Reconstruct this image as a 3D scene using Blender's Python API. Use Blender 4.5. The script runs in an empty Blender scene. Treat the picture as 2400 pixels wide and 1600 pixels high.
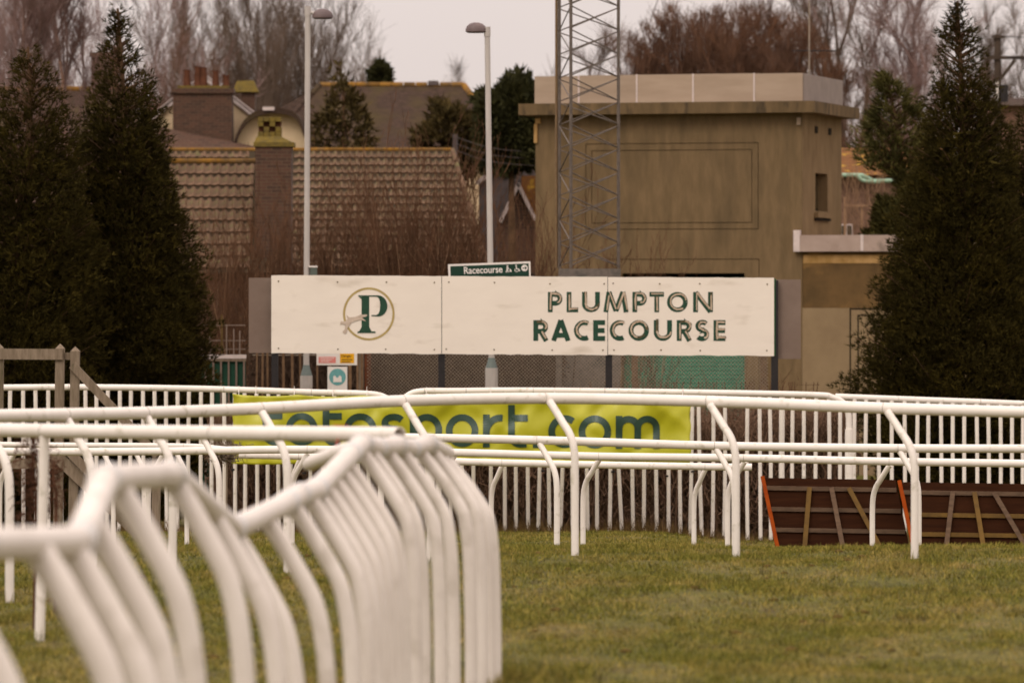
import bpy, math, random
import numpy as np
from mathutils import Vector, Matrix
from mathutils.geometry import tessellate_polygon

random.seed(7); RNG = np.random.default_rng(7)
scene = bpy.context.scene
col = scene.collection

# ------------------------------------------------------------------ camera
# a long lens (180 mm) held 2 m above the turf, level, horizon above the middle of the frame
FOC, HC, YH = 12000.0, 2.0, 685.0
cam = bpy.data.cameras.new('camera'); camo = bpy.data.objects.new('camera', cam); col.objects.link(camo)
camo.location = (0, 0, HC); camo.rotation_euler = (math.radians(90), 0, 0)
cam.sensor_width = 36.0; cam.lens = 180.0; cam.sensor_fit = 'HORIZONTAL'
cam.shift_y = -(800.0 - YH) / 2400.0
cam.clip_start = 0.5; cam.clip_end = 6000
cam.dof.use_dof = True; cam.dof.focus_distance = 53.0; cam.dof.aperture_fstop = 4.0
scene.camera = camo

# ------------------------------------------------------------------ sky, sun, exposure
SUN_TO = Vector((0.42, 0.78, -0.80)).normalized()          # the way the light travels
world = bpy.data.worlds.new('World'); scene.world = world; world.use_nodes = True
wn, wl = world.node_tree.nodes, world.node_tree.links
wn.clear()
wo = wn.new('ShaderNodeOutputWorld'); bg = wn.new('ShaderNodeBackground'); wl.new(bg.outputs[0], wo.inputs[0])
bg.inputs['Strength'].default_value = 0.1
sky = wn.new('ShaderNodeTexSky'); sky.sky_type = 'NISHITA'; sky.sun_disc = False
sky.sun_elevation = math.asin(-SUN_TO.z); sky.sun_rotation = math.atan2(-SUN_TO.x, -SUN_TO.y)
sky.dust_density = 4.0; sky.air_density = 1.0
tc = wn.new('ShaderNodeTexCoord'); sep = wn.new('ShaderNodeSeparateXYZ'); wl.new(tc.outputs['Generated'], sep.inputs[0])
mx = wn.new('ShaderNodeMath'); mx.operation = 'MAXIMUM'; mx.inputs[1].default_value = 0.0; wl.new(sep.outputs['Z'], mx.inputs[0])
ma = wn.new('ShaderNodeMath'); ma.operation = 'MULTIPLY_ADD'; ma.inputs[1].default_value = 2.0; ma.inputs[2].default_value = 1.0
wl.new(mx.outputs[0], ma.inputs[0])                                    # even overcast: the zenith three times the horizon
cn = wn.new('ShaderNodeTexNoise'); cn.inputs['Scale'].default_value = 6.0; cn.inputs['Detail'].default_value = 4.0
wl.new(tc.outputs['Generated'], cn.inputs['Vector'])
cm = wn.new('ShaderNodeMath'); cm.operation = 'MULTIPLY_ADD'; cm.inputs[1].default_value = 0.16; cm.inputs[2].default_value = 0.92
wl.new(cn.outputs['Fac'], cm.inputs[0])
mm = wn.new('ShaderNodeMath'); mm.operation = 'MULTIPLY'; wl.new(ma.outputs[0], mm.inputs[0]); wl.new(cm.outputs[0], mm.inputs[1])
vs = wn.new('ShaderNodeVectorMath'); vs.operation = 'SCALE'; vs.inputs[0].default_value = (7.4, 6.45, 6.1)
wl.new(mm.outputs[0], vs.inputs['Scale'])
mix = wn.new('ShaderNodeMixRGB'); mix.inputs[0].default_value = 0.93
wl.new(sky.outputs[0], mix.inputs[1]); wl.new(vs.outputs[0], mix.inputs[2]); wl.new(mix.outputs[0], bg.inputs['Color'])

sl = bpy.data.lights.new('sun', 'SUN'); sl.energy = 1.1; sl.angle = math.radians(24); sl.color = (1.0, 0.93, 0.83)
so = bpy.data.objects.new('sun', sl); col.objects.link(so)
so.rotation_euler = SUN_TO.to_track_quat('-Z', 'Y').to_euler()

scene.view_settings.view_transform = 'Standard'; scene.view_settings.look = 'None'
scene.view_settings.exposure = 0.0; scene.view_settings.gamma = 1.0; scene.view_settings.use_curve_mapping = False
scene.render.engine = 'CYCLES'
scene.cycles.use_denoising = True
scene.cycles.max_bounces = 6; scene.cycles.diffuse_bounces = 3; scene.cycles.glossy_bounces = 2
scene.cycles.transmission_bounces = 2; scene.cycles.transparent_max_bounces = 4
scene.cycles.use_adaptive_sampling = True; scene.cycles.adaptive_threshold = 0.02


# ------------------------------------------------------------------ helpers
def P(x, y, s):
    """picture place (2400 x 1600) at the distance where one metre spans s pixels -> a point in metres"""
    return Vector(((x - 1200.0) / s, FOC / s, HC - (y - YH) / s))

def zof(y, s): return HC - (y - YH) / s
def xof(x, s): return (x - 1200.0) / s

_py = np.array([-400, 39.5, 44, 50.4, 54.5, 60, 66, 70.6, 76, 90, 4000.0])
_pz = np.array([0, 0, -0.20, -0.56, -0.765, -0.99, -1.17, -1.31, -1.52, -1.65, -1.65])
def gz(X, Y):
    X = np.asarray(X, float); Y = np.asarray(Y, float)
    z = (np.interp(Y - 1.0, _py, _pz) + np.interp(Y, _py, _pz) + np.interp(Y + 1.0, _py, _pz)) / 3
    dip = 1 / (1 + np.exp(-(X - 2.6) * 4)) * np.exp(-((Y - 66.5) / 5.0) ** 2) * 0.27
    fade = np.clip((80 - Y) / 20, 0, 1) * np.clip((Y + 5) / 20, 0, 1)
    rel = 0.012 * np.sin(X * 2.1 + 1.3 * np.sin(Y * 0.7)) + 0.010 * np.sin(Y * 1.7 + X * 0.6) + 0.006 * np.sin(X * 5.3 - Y * 3.1)
    return z - dip + rel * fade
def g(X, Y): return float(gz(X, Y))

ORG = {}
def org(o): return ORG[o.name] if o is not None else Vector((0, 0, 0))

def tag(o, label=None, cat=None, group=None, kind=None):
    if label: o['label'] = label
    if cat: o['category'] = cat
    if group: o['group'] = group
    if kind: o['kind'] = kind
    return o

def thing(name, label, cat, loc, group=None):
    o = bpy.data.objects.new(name, None); col.objects.link(o)
    o.empty_display_size = 0.2
    o.location = loc; ORG[o.name] = Vector(loc)
    return tag(o, label, cat, group)

def link_mesh(name, me, mat, parent=None, loc=None, smooth=False, world=True):
    """me holds world coordinates (world=True): they are taken back to the parent's or its own base"""
    base = org(parent) if parent is not None else Vector(loc if loc is not None else (0, 0, 0))
    if world and base.length > 0:
        me.transform(Matrix.Translation(-base))
    mats = mat if isinstance(mat, (list, tuple)) else [mat]
    for m in mats: me.materials.append(m)
    if smooth:
        me.shade_smooth()
    o = bpy.data.objects.new(name, me); col.objects.link(o)
    if parent is not None:
        o.parent = parent; ORG[o.name] = base
    else:
        o.location = base; ORG[o.name] = base
    return o

class MB:
    def __init__(s): s.v = []; s.f = []
    def add(s, vs, fs):
        n = len(s.v); s.v += [tuple(v) for v in vs]; s.f += [tuple(i + n for i in f) for f in fs]; return s
    def hexa(s, p):            # 8 points: 4 of the bottom ring, 4 of the top ring
        return s.add(p, [(3, 2, 1, 0), (4, 5, 6, 7), (0, 1, 5, 4), (1, 2, 6, 5), (2, 3, 7, 6), (3, 0, 4, 7)])
    def box(s, a, b):
        x0, y0, z0 = a; x1, y1, z1 = b
        return s.hexa([(x0, y0, z0), (x1, y0, z0), (x1, y1, z0), (x0, y1, z0), (x0, y0, z1), (x1, y0, z1), (x1, y1, z1), (x0, y1, z1)])
    def bar(s, a, b, w, d, up=Vector((0, 0, 1))):   # a squared bar from a to b, w wide (across), d deep
        a, b = Vector(a), Vector(b); t = (b - a).normalized()
        dep = Vector((0, 1, 0)); side = t.cross(dep)
        if side.length < 1e-3: side = Vector((1, 0, 0))
        side.normalize(); dep = side.cross(t).normalized()
        q = []
        for e in (a, b):
            q += [e - side * w / 2 - dep * d / 2, e + side * w / 2 - dep * d / 2, e + side * w / 2 + dep * d / 2, e - side * w / 2 + dep * d / 2]
        return s.hexa(q)
    def tube(s, pts, r, n=12, cap=True):
        pts = [Vector(p) for p in pts]; m = len(pts)
        rs = r if isinstance(r, (list, tuple)) else [r] * m
        t = (pts[1] - pts[0]).normalized()
        u = t.orthogonal().normalized(); rings = []
        for i, p in enumerate(pts):
            tn = (pts[min(i + 1, m - 1)] - pts[max(i - 1, 0)]).normalized()
            u = (u - tn * u.dot(tn)).normalized(); w = tn.cross(u)
            rings.append([p + (u * math.cos(2 * math.pi * k / n) + w * math.sin(2 * math.pi * k / n)) * rs[i] for k in range(n)])
        vs = [v for rg in rings for v in rg]; fs = []
        for i in range(m - 1):
            for k in range(n):
                k2 = (k + 1) % n
                fs.append((i * n + k, i * n + k2, (i + 1) * n + k2, (i + 1) * n + k))
        if cap: fs += [tuple(reversed(range(n))), tuple((m - 1) * n + k for k in range(n))]
        return s.add(vs, fs)
    def pipe(s, pts, r, n=16, wall=0.006):    # open ended, with a wall
        pts = [Vector(p) for p in pts]
        n0 = len(s.v); s.tube(pts, r, n, cap=False); n1 = len(s.v)
        k0 = len(s.f); s.tube(pts, r - wall, n, cap=False)
        for i in range(k0, len(s.f)): s.f[i] = tuple(reversed(s.f[i]))
        m = len(pts)
        for e in (0, m - 1):
            for k in range(n):
                k2 = (k + 1) % n
                q = (n0 + e * n + k, n0 + e * n + k2, n1 + e * n + k2, n1 + e * n + k)
                s.f.append(q if e else tuple(reversed(q)))
        return s
    def poly(s, pts, depth):       # a flat outline of points, pushed back by the vector depth
        pts = [Vector(p) for p in pts]; n = len(pts)
        tri = tessellate_polygon([pts])
        back = [p + Vector(depth) for p in pts]
        fs = [tuple(t) for t in tri] + [tuple(i + n for i in reversed(t)) for t in tri]
        fs += [(i, (i + 1) % n, n + (i + 1) % n, n + i) for i in range(n)]
        return s.add(pts + back, fs)
    def mesh(s, name='m'):
        me = bpy.data.meshes.new(name); me.from_pydata(s.v, [], s.f); me.update()
        import bmesh
        bm = bmesh.new(); bm.from_mesh(me); bmesh.ops.recalc_face_normals(bm, faces=bm.faces); bm.to_mesh(me); bm.free()
        return me
    def build(s, name, mat, parent=None, loc=None, smooth=False):
        me = s.mesh(name)
        o = link_mesh(name, me, mat, parent, loc)
        if smooth: smooth_by_angle(me)
        return o

def smooth_by_angle(me, ang=40):
    me.shade_smooth()
    try: me.set_sharp_from_angle(angle=math.radians(ang))
    except Exception: pass

def array_mesh(name, V, T):
    me = bpy.data.meshes.new(name)
    V = np.ascontiguousarray(V, dtype=np.float32); T = np.ascontiguousarray(T, dtype=np.int32)
    me.vertices.add(len(V)); me.vertices.foreach_set('co', V.ravel())
    me.loops.add(T.size); me.loops.foreach_set('vertex_index', T.ravel())
    k = T.shape[1]
    me.polygons.add(len(T)); me.polygons.foreach_set('loop_start', np.arange(0, T.size, k, dtype=np.int32))
    me.update(calc_edges=True)
    return me

def curve(pts, n=6, kink=None):
    """points joined by a smooth line; kink keeps the corners tight"""
    pts = [Vector(p) for p in pts]
    if kink:
        q = [pts[0]]
        for a, b in zip(pts, pts[1:]): q += [a.lerp(b, kink), a.lerp(b, 1 - kink)]
        pts = q + [pts[-1]]
    if len(pts) < 3: return pts
    e = [pts[0] * 2 - pts[1]] + pts + [pts[-1] * 2 - pts[-2]]; out = []
    for i in range(1, len(e) - 2):
        p0, p1, p2, p3 = e[i - 1], e[i], e[i + 1], e[i + 2]
        for k in range(n):
            t = k / n
            out.append(0.5 * ((2 * p1) + (p2 - p0) * t + (2 * p0 - 5 * p1 + 4 * p2 - p3) * t * t + (3 * p1 - p0 - 3 * p2 + p3) * t ** 3))
    out.append(pts[-1]); return out

# ------------------------------------------------------------------ materials
def lin(c):
    return tuple((v / 255 / 12.92) if v / 255 <= 0.04045 else ((v / 255 + 0.055) / 1.055) ** 2.4 for v in c)
def cc(c, k=1.0): return tuple(min(1.0, v * k) for v in lin(c))

MATS = {}
def mat(name, c1, c2=None, scale=8.0, detail=5.0, rough=0.8, bump=0.0, bscale=None, stretch=(1, 1, 1), rand=0.0, island=0.0, c3=None, s3=2.0, t3=(0.55, 0.7), spec=0.3, trans=None):
    m = bpy.data.materials.new(name); m.use_nodes = True; MATS[name] = m
    n, l = m.node_tree.nodes, m.node_tree.links
    b = n['Principled BSDF']; b.inputs['Roughness'].default_value = rough
    b.inputs['Specular IOR Level'].default_value = min(spec, .1) if rough >= .8 else spec
    t = n.new('ShaderNodeTexCoord'); mp = n.new('ShaderNodeMapping'); mp.inputs['Scale'].default_value = stretch
    l.new(t.outputs['Object'], mp.inputs[0])
    out = None
    if c2 is None:
        rgb = n.new('ShaderNodeRGB'); rgb.outputs[0].default_value = (*c1, 1); out = rgb.outputs[0]
    else:
        nz = n.new('ShaderNodeTexNoise'); nz.inputs['Scale'].default_value = scale; nz.inputs['Detail'].default_value = detail
        nz.inputs['Roughness'].default_value = 0.62
        l.new(mp.outputs[0], nz.inputs['Vector'])
        r = n.new('ShaderNodeValToRGB'); r.color_ramp.elements[0].position = 0.34; r.color_ramp.elements[1].position = 0.66
        r.color_ramp.elements[0].color = (*c1, 1); r.color_ramp.elements[1].color = (*c2, 1)
        l.new(nz.outputs['Fac'], r.inputs[0]); out = r.outputs[0]
    if c3 is not None:
        n3 = n.new('ShaderNodeTexNoise'); n3.inputs['Scale'].default_value = s3; n3.inputs['Detail'].default_value = 6
        l.new(mp.outputs[0], n3.inputs['Vector'])
        r3 = n.new('ShaderNodeValToRGB'); r3.color_ramp.elements[0].position = t3[0]; r3.color_ramp.elements[1].position = t3[1]
        l.new(n3.outputs['Fac'], r3.inputs[0])
        x = n.new('ShaderNodeMixRGB'); l.new(r3.outputs[0], x.inputs[0]); l.new(out, x.inputs[1]); x.inputs[2].default_value = (*c3, 1)
        out = x.outputs[0]
    if rand:
        oi = n.new('ShaderNodeObjectInfo'); h = n.new('ShaderNodeHueSaturation')
        mr = n.new('ShaderNodeMapRange'); mr.inputs['To Min'].default_value = 1 - rand; mr.inputs['To Max'].default_value = 1 + rand
        l.new(oi.outputs['Random'], mr.inputs[0]); l.new(mr.outputs[0], h.inputs['Value']); l.new(out, h.inputs['Color']); out = h.outputs[0]
    if island:
        ge = n.new('ShaderNodeNewGeometry'); h = n.new('ShaderNodeHueSaturation')
        mr = n.new('ShaderNodeMapRange'); mr.inputs['To Min'].default_value = 1 - island; mr.inputs['To Max'].default_value = 1 + island * 1.2
        l.new(ge.outputs['Random Per Island'], mr.inputs[0]); l.new(mr.outputs[0], h.inputs['Value']); l.new(out, h.inputs['Color']); out = h.outputs[0]
    l.new(out, b.inputs['Base Color'])
    if bump:
        bz = n.new('ShaderNodeTexNoise'); bz.inputs['Scale'].default_value = bscale or scale * 4; bz.inputs['Detail'].default_value = 4
        l.new(mp.outputs[0], bz.inputs['Vector'])
        bp = n.new('ShaderNodeBump'); bp.inputs['Strength'].default_value = bump; bp.inputs['Distance'].default_value = 0.02
        l.new(bz.outputs['Fac'], bp.inputs['Height']); l.new(bp.outputs[0], b.inputs['Normal'])
    if trans:
        tr = n.new('ShaderNodeBsdfTranslucent'); l.new(out, tr.inputs['Color'])
        ms = n.new('ShaderNodeMixShader'); ms.inputs[0].default_value = trans
        l.new(b.outputs[0], ms.inputs[1]); l.new(tr.outputs[0], ms.inputs[2]); l.new(ms.outputs[0], n['Material Output'].inputs[0])
    return m

M_pvc = mat('white_plastic_pipe', (0.73, 0.67, 0.60), (0.79, 0.73, 0.665), 5, 4, rough=0.42, c3=(0.44, 0.40, 0.30), s3=11, t3=(0.60, 0.78), spec=0.4)
M_pvc_near = mat('grey_white_plastic_pipe', (0.65, 0.585, 0.52), (0.73, 0.665, 0.60), 3, 3, rough=0.42, c3=(0.46, 0.40, 0.33), s3=6, t3=(0.56, 0.8), spec=0.4)
M_sleeve = mat('greyish_taped_sleeve', (0.52, 0.50, 0.48), (0.66, 0.62, 0.58), 12, 5, rough=0.35)
M_joint = mat('pipe_joint_seam', (0.36, 0.33, 0.29), (0.52, 0.48, 0.43), 30, rough=0.6)
M_grass = None
M_soil = None
M_wood = mat('weathered_grey_wood', cc((112, 98, 82), .95), cc((142, 126, 108), .95), 6, 6, rough=0.85, bump=0.3, stretch=(4, 4, 0.6), c3=cc((86, 78, 58)), s3=3)
M_hboard = mat('dark_brown_hurdle_board', cc((50, 28, 17), .7), cc((64, 37, 22), .7), 3, 6, rough=0.9, stretch=(0.6, 4, 6), spec=.03)
M_hbar = mat('greyed_batten_wood', cc((112, 90, 72), .85), cc((88, 70, 56), .85), 5, 5, rough=0.85, stretch=(1, 4, 4), rand=.15)
M_hbar2 = mat('yellowed_batten_wood', cc((120, 92, 48), .85), cc((96, 74, 44), .85), 5, 5, rough=0.85, rand=.15)
M_orange = mat('orange_painted_pole', cc((176, 80, 20), .7), cc((150, 62, 16), .7), 8, 5, rough=0.85)
M_board = mat('cream_painted_board', (0.745, 0.665, 0.57), (0.79, 0.71, 0.61), 2.2, 6, rough=0.5, c3=(0.58, 0.50, 0.40), s3=3.4, t3=(0.58, 0.8), stretch=(0.5, 1, 1.4))
M_boardback = mat('grey_weathered_panel', cc((124, 106, 94)), cc((112, 94, 82)), 2, 5, rough=0.7)
M_boardedge = mat('green_painted_edge', cc((30, 92, 40)), cc((20, 70, 32)), 6, rough=0.6)
M_black = mat('black_painted_steel', cc((30, 26, 26)), cc((40, 35, 34)), 10, rough=0.6)
M_letter = mat('dark_green_vinyl', cc((28, 62, 44), .9), cc((36, 74, 54), .9), 6, rough=0.45)
M_peel = mat('peeled_cream_film', cc((196, 176, 154)), cc((172, 150, 126)), 14, rough=0.6)
M_peeledge = mat('peeled_brown_edge', cc((98, 84, 58)), cc((70, 66, 44)), 20, rough=0.7)
M_gold = mat('gold_ring_paint', cc((176, 156, 100)), cc((160, 138, 84)), 12, rough=0.5)
M_horse = mat('faded_pink_grey_paint', cc((200, 182, 164)), cc((176, 158, 140)), 14, rough=0.6)
M_bolt = mat('rusty_bolt', cc((82, 70, 52)), cc((116, 96, 52)), 30, rough=0.7)
M_banner = mat('lime_vinyl_banner', cc((188, 186, 34), .92), cc((198, 194, 52), .92), 2, 3, rough=0.36, spec=.5, trans=.12)
M_bantext = mat('grey_green_banner_print', cc((52, 78, 64), .9), cc((44, 68, 56), .9), 3, rough=0.4, spec=.5)
M_signgreen = mat('dark_green_sign_face', cc((10, 46, 32)), cc((14, 54, 38)), 4, rough=0.35)
M_white = mat('off_white_paint', (0.72, 0.66, 0.61), (0.78, 0.72, 0.66), 6, rough=0.5)
M_grey_steel = mat('grey_galvanised_steel', cc((86, 76, 68), .9), cc((108, 96, 86), .9), 12, rough=0.6)
M_tan = mat('tan_conduit', cc((120, 96, 66)), cc((104, 82, 56)), 12, rough=0.6)
M_lamp = mat('pale_grey_lamp_column', cc((172, 164, 158)), cc((188, 180, 172)), 3, rough=0.5, stretch=(3, 3, .4))
M_lampbase = mat('grey_green_lamp_shoulder', cc((98, 108, 104)), cc((108, 118, 112)), 6, rough=0.6)
M_lamphead = mat('mauve_grey_lamp_housing', cc((92, 78, 78)), cc((108, 92, 90)), 6, rough=0.5)
M_conc = mat('grey_concrete_block', cc((118, 108, 100)), cc((100, 92, 84)), 14, 6, rough=0.9, bump=.3, c3=cc((80, 78, 72)), s3=4)
M_render_ = mat('olive_brown_cement_render', cc((121, 100, 73), .95), cc((106, 88, 63), .95), 4.5, 12, rough=0.9, bump=.35, bscale=18, stretch=(1.6, 1.6, .4), c3=cc((88, 74, 54), .95), s3=1.9, t3=(0.48, 0.85))
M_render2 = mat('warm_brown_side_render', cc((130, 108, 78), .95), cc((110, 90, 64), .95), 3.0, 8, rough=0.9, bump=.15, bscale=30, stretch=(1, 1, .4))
M_cornice = mat('stained_concrete_cornice', cc((112, 92, 66)), cc((84, 70, 50)), 1.6, 8, rough=0.9, stretch=(2, 2, .5), c3=cc((60, 52, 42)), s3=2.4)
M_parapet = mat('pale_pinkish_parapet_panel', cc((166, 146, 126)), cc((152, 132, 112)), 1.4, 6, rough=0.75, stretch=(.6, .6, 3), rand=.05)
M_parapet_shade = mat('shaded_parapet_panel', cc((142, 128, 120)), cc((128, 116, 108)), 3, 6, rough=0.75)  # parapet faces turned from the sun: their shade is painted into this duller colour
M_cap = mat('pale_pinkish_grey_coping', cc((166, 146, 134)), cc((150, 130, 118)), 2.5, 7, rough=0.75, c3=cc((128, 112, 100)), s3=3)
M_beige = mat('beige_painted_render', cc((138, 118, 90)), cc((128, 108, 82)), 2, 6, rough=0.85)
M_brownwall = mat('brown_stained_render', cc((106, 82, 52)), cc((86, 68, 44)), 2.4, 8, rough=0.9, c3=cc((128, 98, 58)), s3=2)
M_strip = mat('flaking_cream_strip', cc((176, 140, 92)), cc((140, 108, 60)), 4, 6, rough=0.8)
M_shutter = mat('green_roller_shutter', cc((16, 110, 80)), cc((12, 98, 72)), 3, rough=0.5)
M_glass = mat('dark_window_glass', cc((52, 46, 34)), cc((66, 56, 38)), 3, rough=0.12, spec=.6)
M_dark = mat('dark_void', cc((34, 28, 20)), rough=0.9)
M_tile = mat('buff_brown_roof_tile', cc((126, 100, 80), .8), cc((94, 76, 62), .8), 7, 5, rough=0.9, rand=.16, c3=cc((96, 92, 60)), s3=5)
M_tileunder = mat('dark_tile_shadow_bed', cc((66, 56, 42)), cc((54, 46, 36)), 6, rough=0.95)
M_lichen = mat('orange_lichened_ridge', cc((152, 108, 40), .85), cc((104, 82, 54), .85), 3.0, 7, rough=0.9, rand=.25)
M_roof2 = mat('dark_brown_plain_tiles', cc((80, 62, 52), .8), cc((58, 46, 38), .8), 6, 9, rough=0.9, bump=.6, bscale=14, stretch=(1, 1, 2), c3=cc((78, 66, 40), .8), s3=.9, t3=(.48, .75))
M_brick = None
M_cream = mat('cream_rendered_gable', cc((214, 190, 156)), cc((200, 176, 142)), 2, 5, rough=0.85)
M_barge = mat('white_bargeboard', cc((206, 190, 184)), cc((186, 172, 166)), 6, rough=0.6)
M_moss = mat('mossy_chimney_stone', cc((116, 98, 46)), cc((92, 80, 48)), 9, 6, rough=0.95, bump=.4)
M_leanto = mat('red_brown_lean_to_tiles', cc((98, 70, 58)), cc((80, 58, 48)), 6, 6, rough=0.9)
M_pot = mat('terracotta_chimney_pot', cc((104, 66, 48), .9), cc((84, 54, 40), .9), 8, rough=0.85)
M_slate = mat('purple_grey_slate', cc((96, 86, 84)), cc((80, 72, 70)), 5, 6, rough=0.8)
M_tilehung = mat('orange_tile_hanging', cc((128, 86, 46), .85), cc((100, 68, 44), .85), 9, 6, rough=0.9, c3=cc((176, 140, 50)), s3=4)
M_pinkwall = mat('pinkish_brick_wall', cc((132, 102, 86), .9), cc((98, 76, 62), .9), 10, 5, rough=0.9)
M_verdigris = mat('pale_green_gutter', cc((146, 172, 148)), cc((126, 152, 128)), 5, rough=0.6)
M_conifer = mat('dark_cypress_leaf', cc((46, 40, 16), .9), cc((62, 54, 22), .9), 2.2, 5, rough=0.85, spec=.05, island=.38, c3=cc((84, 72, 28), .85), s3=1.8, t3=(.52, .8))
M_pine = mat('dull_green_pine_needle', cc((56, 54, 28), .95), cc((92, 86, 46), .95), 2.4, 5, rough=0.85, spec=.05, island=.5)
M_ivy = mat('olive_brown_ivy_leaf', cc((84, 70, 40), .9), cc((62, 54, 32), .9), 3, 5, rough=0.9, spec=.05, island=.5)
M_ever = mat('evergreen_leaf', cc((44, 44, 24), .9), cc((66, 64, 34), .9), 3, 5, rough=0.8, spec=.15)
M_bark = mat('dark_conifer_bark', cc((74, 56, 40)), cc((100, 76, 56)), 8, 5, rough=0.95)
M_twig = mat('grey_brown_bare_twigs', cc((118, 99, 86), .9), cc((96, 82, 70), .9), .8, 4, rough=0.9)
M_twigr = mat('red_brown_bare_twigs', cc((118, 84, 62), .85), cc((94, 72, 60), .85), .6, 4, rough=0.9)
M_twigp = mat('mauve_brown_bare_twigs', cc((150, 122, 114), .9), cc((122, 100, 94), .9), .6, 4, rough=0.9)
M_birch = mat('pinkish_birch_bark', cc((178, 144, 126)), cc((140, 108, 92)), 6, 5, rough=0.85, stretch=(1, 1, 3))
M_scrub = mat('dark_grey_brown_scrub_twigs', cc((70, 54, 42), .8), cc((96, 76, 62), .8), 3, 5, rough=0.95, spec=.1)
M_hedge = mat('dark_brown_hedge_twigs', cc((98, 76, 58), .95), cc((122, 96, 78), .95), 2, 5, rough=0.95, spec=.1)
M_shrub = mat('reddish_shrub_stems', cc((116, 82, 60), .82), cc((92, 68, 50), .82), 1.4, 4, rough=0.95, spec=.1)
M_shrublight = mat('pale_shrub_stems', cc((156, 124, 96)), cc((132, 104, 80)), 2, 4, rough=0.9)
M_straw = mat('straw_dry_grass', cc((118, 92, 56), .8), cc((86, 70, 42), .8), 3, 5, rough=0.95, spec=.1)
M_dead = mat('dead_rust_brown_sprig', cc((70, 46, 34)), cc((100, 68, 50)), 6, 5, rough=0.95)
M_wire = mat('dull_fence_wire', cc((150, 134, 116)), cc((124, 112, 98)), 10, rough=0.6)
M_stake = mat('brown_paling_wood', cc((124, 98, 74)), cc((98, 76, 58)), 9, 5, rough=0.9, rand=.15)
M_rustpost = mat('rust_red_post', cc((110, 62, 40)), cc((84, 50, 34)), 8, rough=0.85)
M_twine = mat('red_baler_twine', cc((190, 52, 44)), rough=0.7)
M_signred = mat('faded_red_print', cc((222, 140, 130)), cc((214, 124, 116)), 20, rough=0.6)
M_signyel = mat('yellow_sign_print', cc((232, 174, 20)), cc((224, 160, 16)), 20, rough=0.6)
M_signblu = mat('faded_teal_sign_print', cc((110, 168, 166)), cc((96, 152, 152)), 20, rough=0.6)
M_box = mat('grey_green_switch_box', cc((84, 92, 84)), cc((96, 104, 94)), 8, rough=0.6)
M_metalgreen = mat('dark_green_sheet', cc((22, 62, 44)), cc((30, 74, 54)), 4, rough=0.6)
M_pole = mat('dark_timber_pole', cc((62, 52, 44)), cc((80, 68, 58)), 5, rough=0.9)

def brick_mat():
    m = bpy.data.materials.new('brown_red_brickwork'); m.use_nodes = True
    n, l = m.node_tree.nodes, m.node_tree.links; b = n['Principled BSDF']; b.inputs['Roughness'].default_value = .9
    t = n.new('ShaderNodeTexCoord'); mp = n.new('ShaderNodeMapping'); mp.inputs['Rotation'].default_value = (math.radians(90), 0, 0)
    l.new(t.outputs['Object'], mp.inputs[0])
    bt = n.new('ShaderNodeTexBrick'); l.new(mp.outputs[0], bt.inputs['Vector'])
    bt.inputs['Color1'].default_value = (*cc((92, 62, 46), .85), 1); bt.inputs['Color2'].default_value = (*cc((70, 48, 36), .85), 1)
    bt.inputs['Mortar'].default_value = (*cc((98, 80, 62), .85), 1); bt.inputs['Scale'].default_value = 1
    bt.inputs['Brick Width'].default_value = .22; bt.inputs['Row Height'].default_value = .075; bt.inputs['Mortar Size'].default_value = .008
    nz = n.new('ShaderNodeTexNoise'); nz.inputs['Scale'].default_value = 3; nz.inputs['Detail'].default_value = 6; l.new(t.outputs['Object'], nz.inputs['Vector'])
    x = n.new('ShaderNodeMixRGB'); x.blend_type = 'MULTIPLY'; x.inputs[0].default_value = .6
    r = n.new('ShaderNodeValToRGB'); r.color_ramp.elements[0].color = (.5, .45, .36, 1); r.color_ramp.elements[1].color = (1.2, 1.1, 1.1, 1)
    l.new(nz.outputs['Fac'], r.inputs[0]); l.new(bt.outputs['Color'], x.inputs[1]); l.new(r.outputs[0], x.inputs[2]); l.new(x.outputs[0], b.inputs['Base Color'])
    return m
M_brick = brick_mat()

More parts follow.
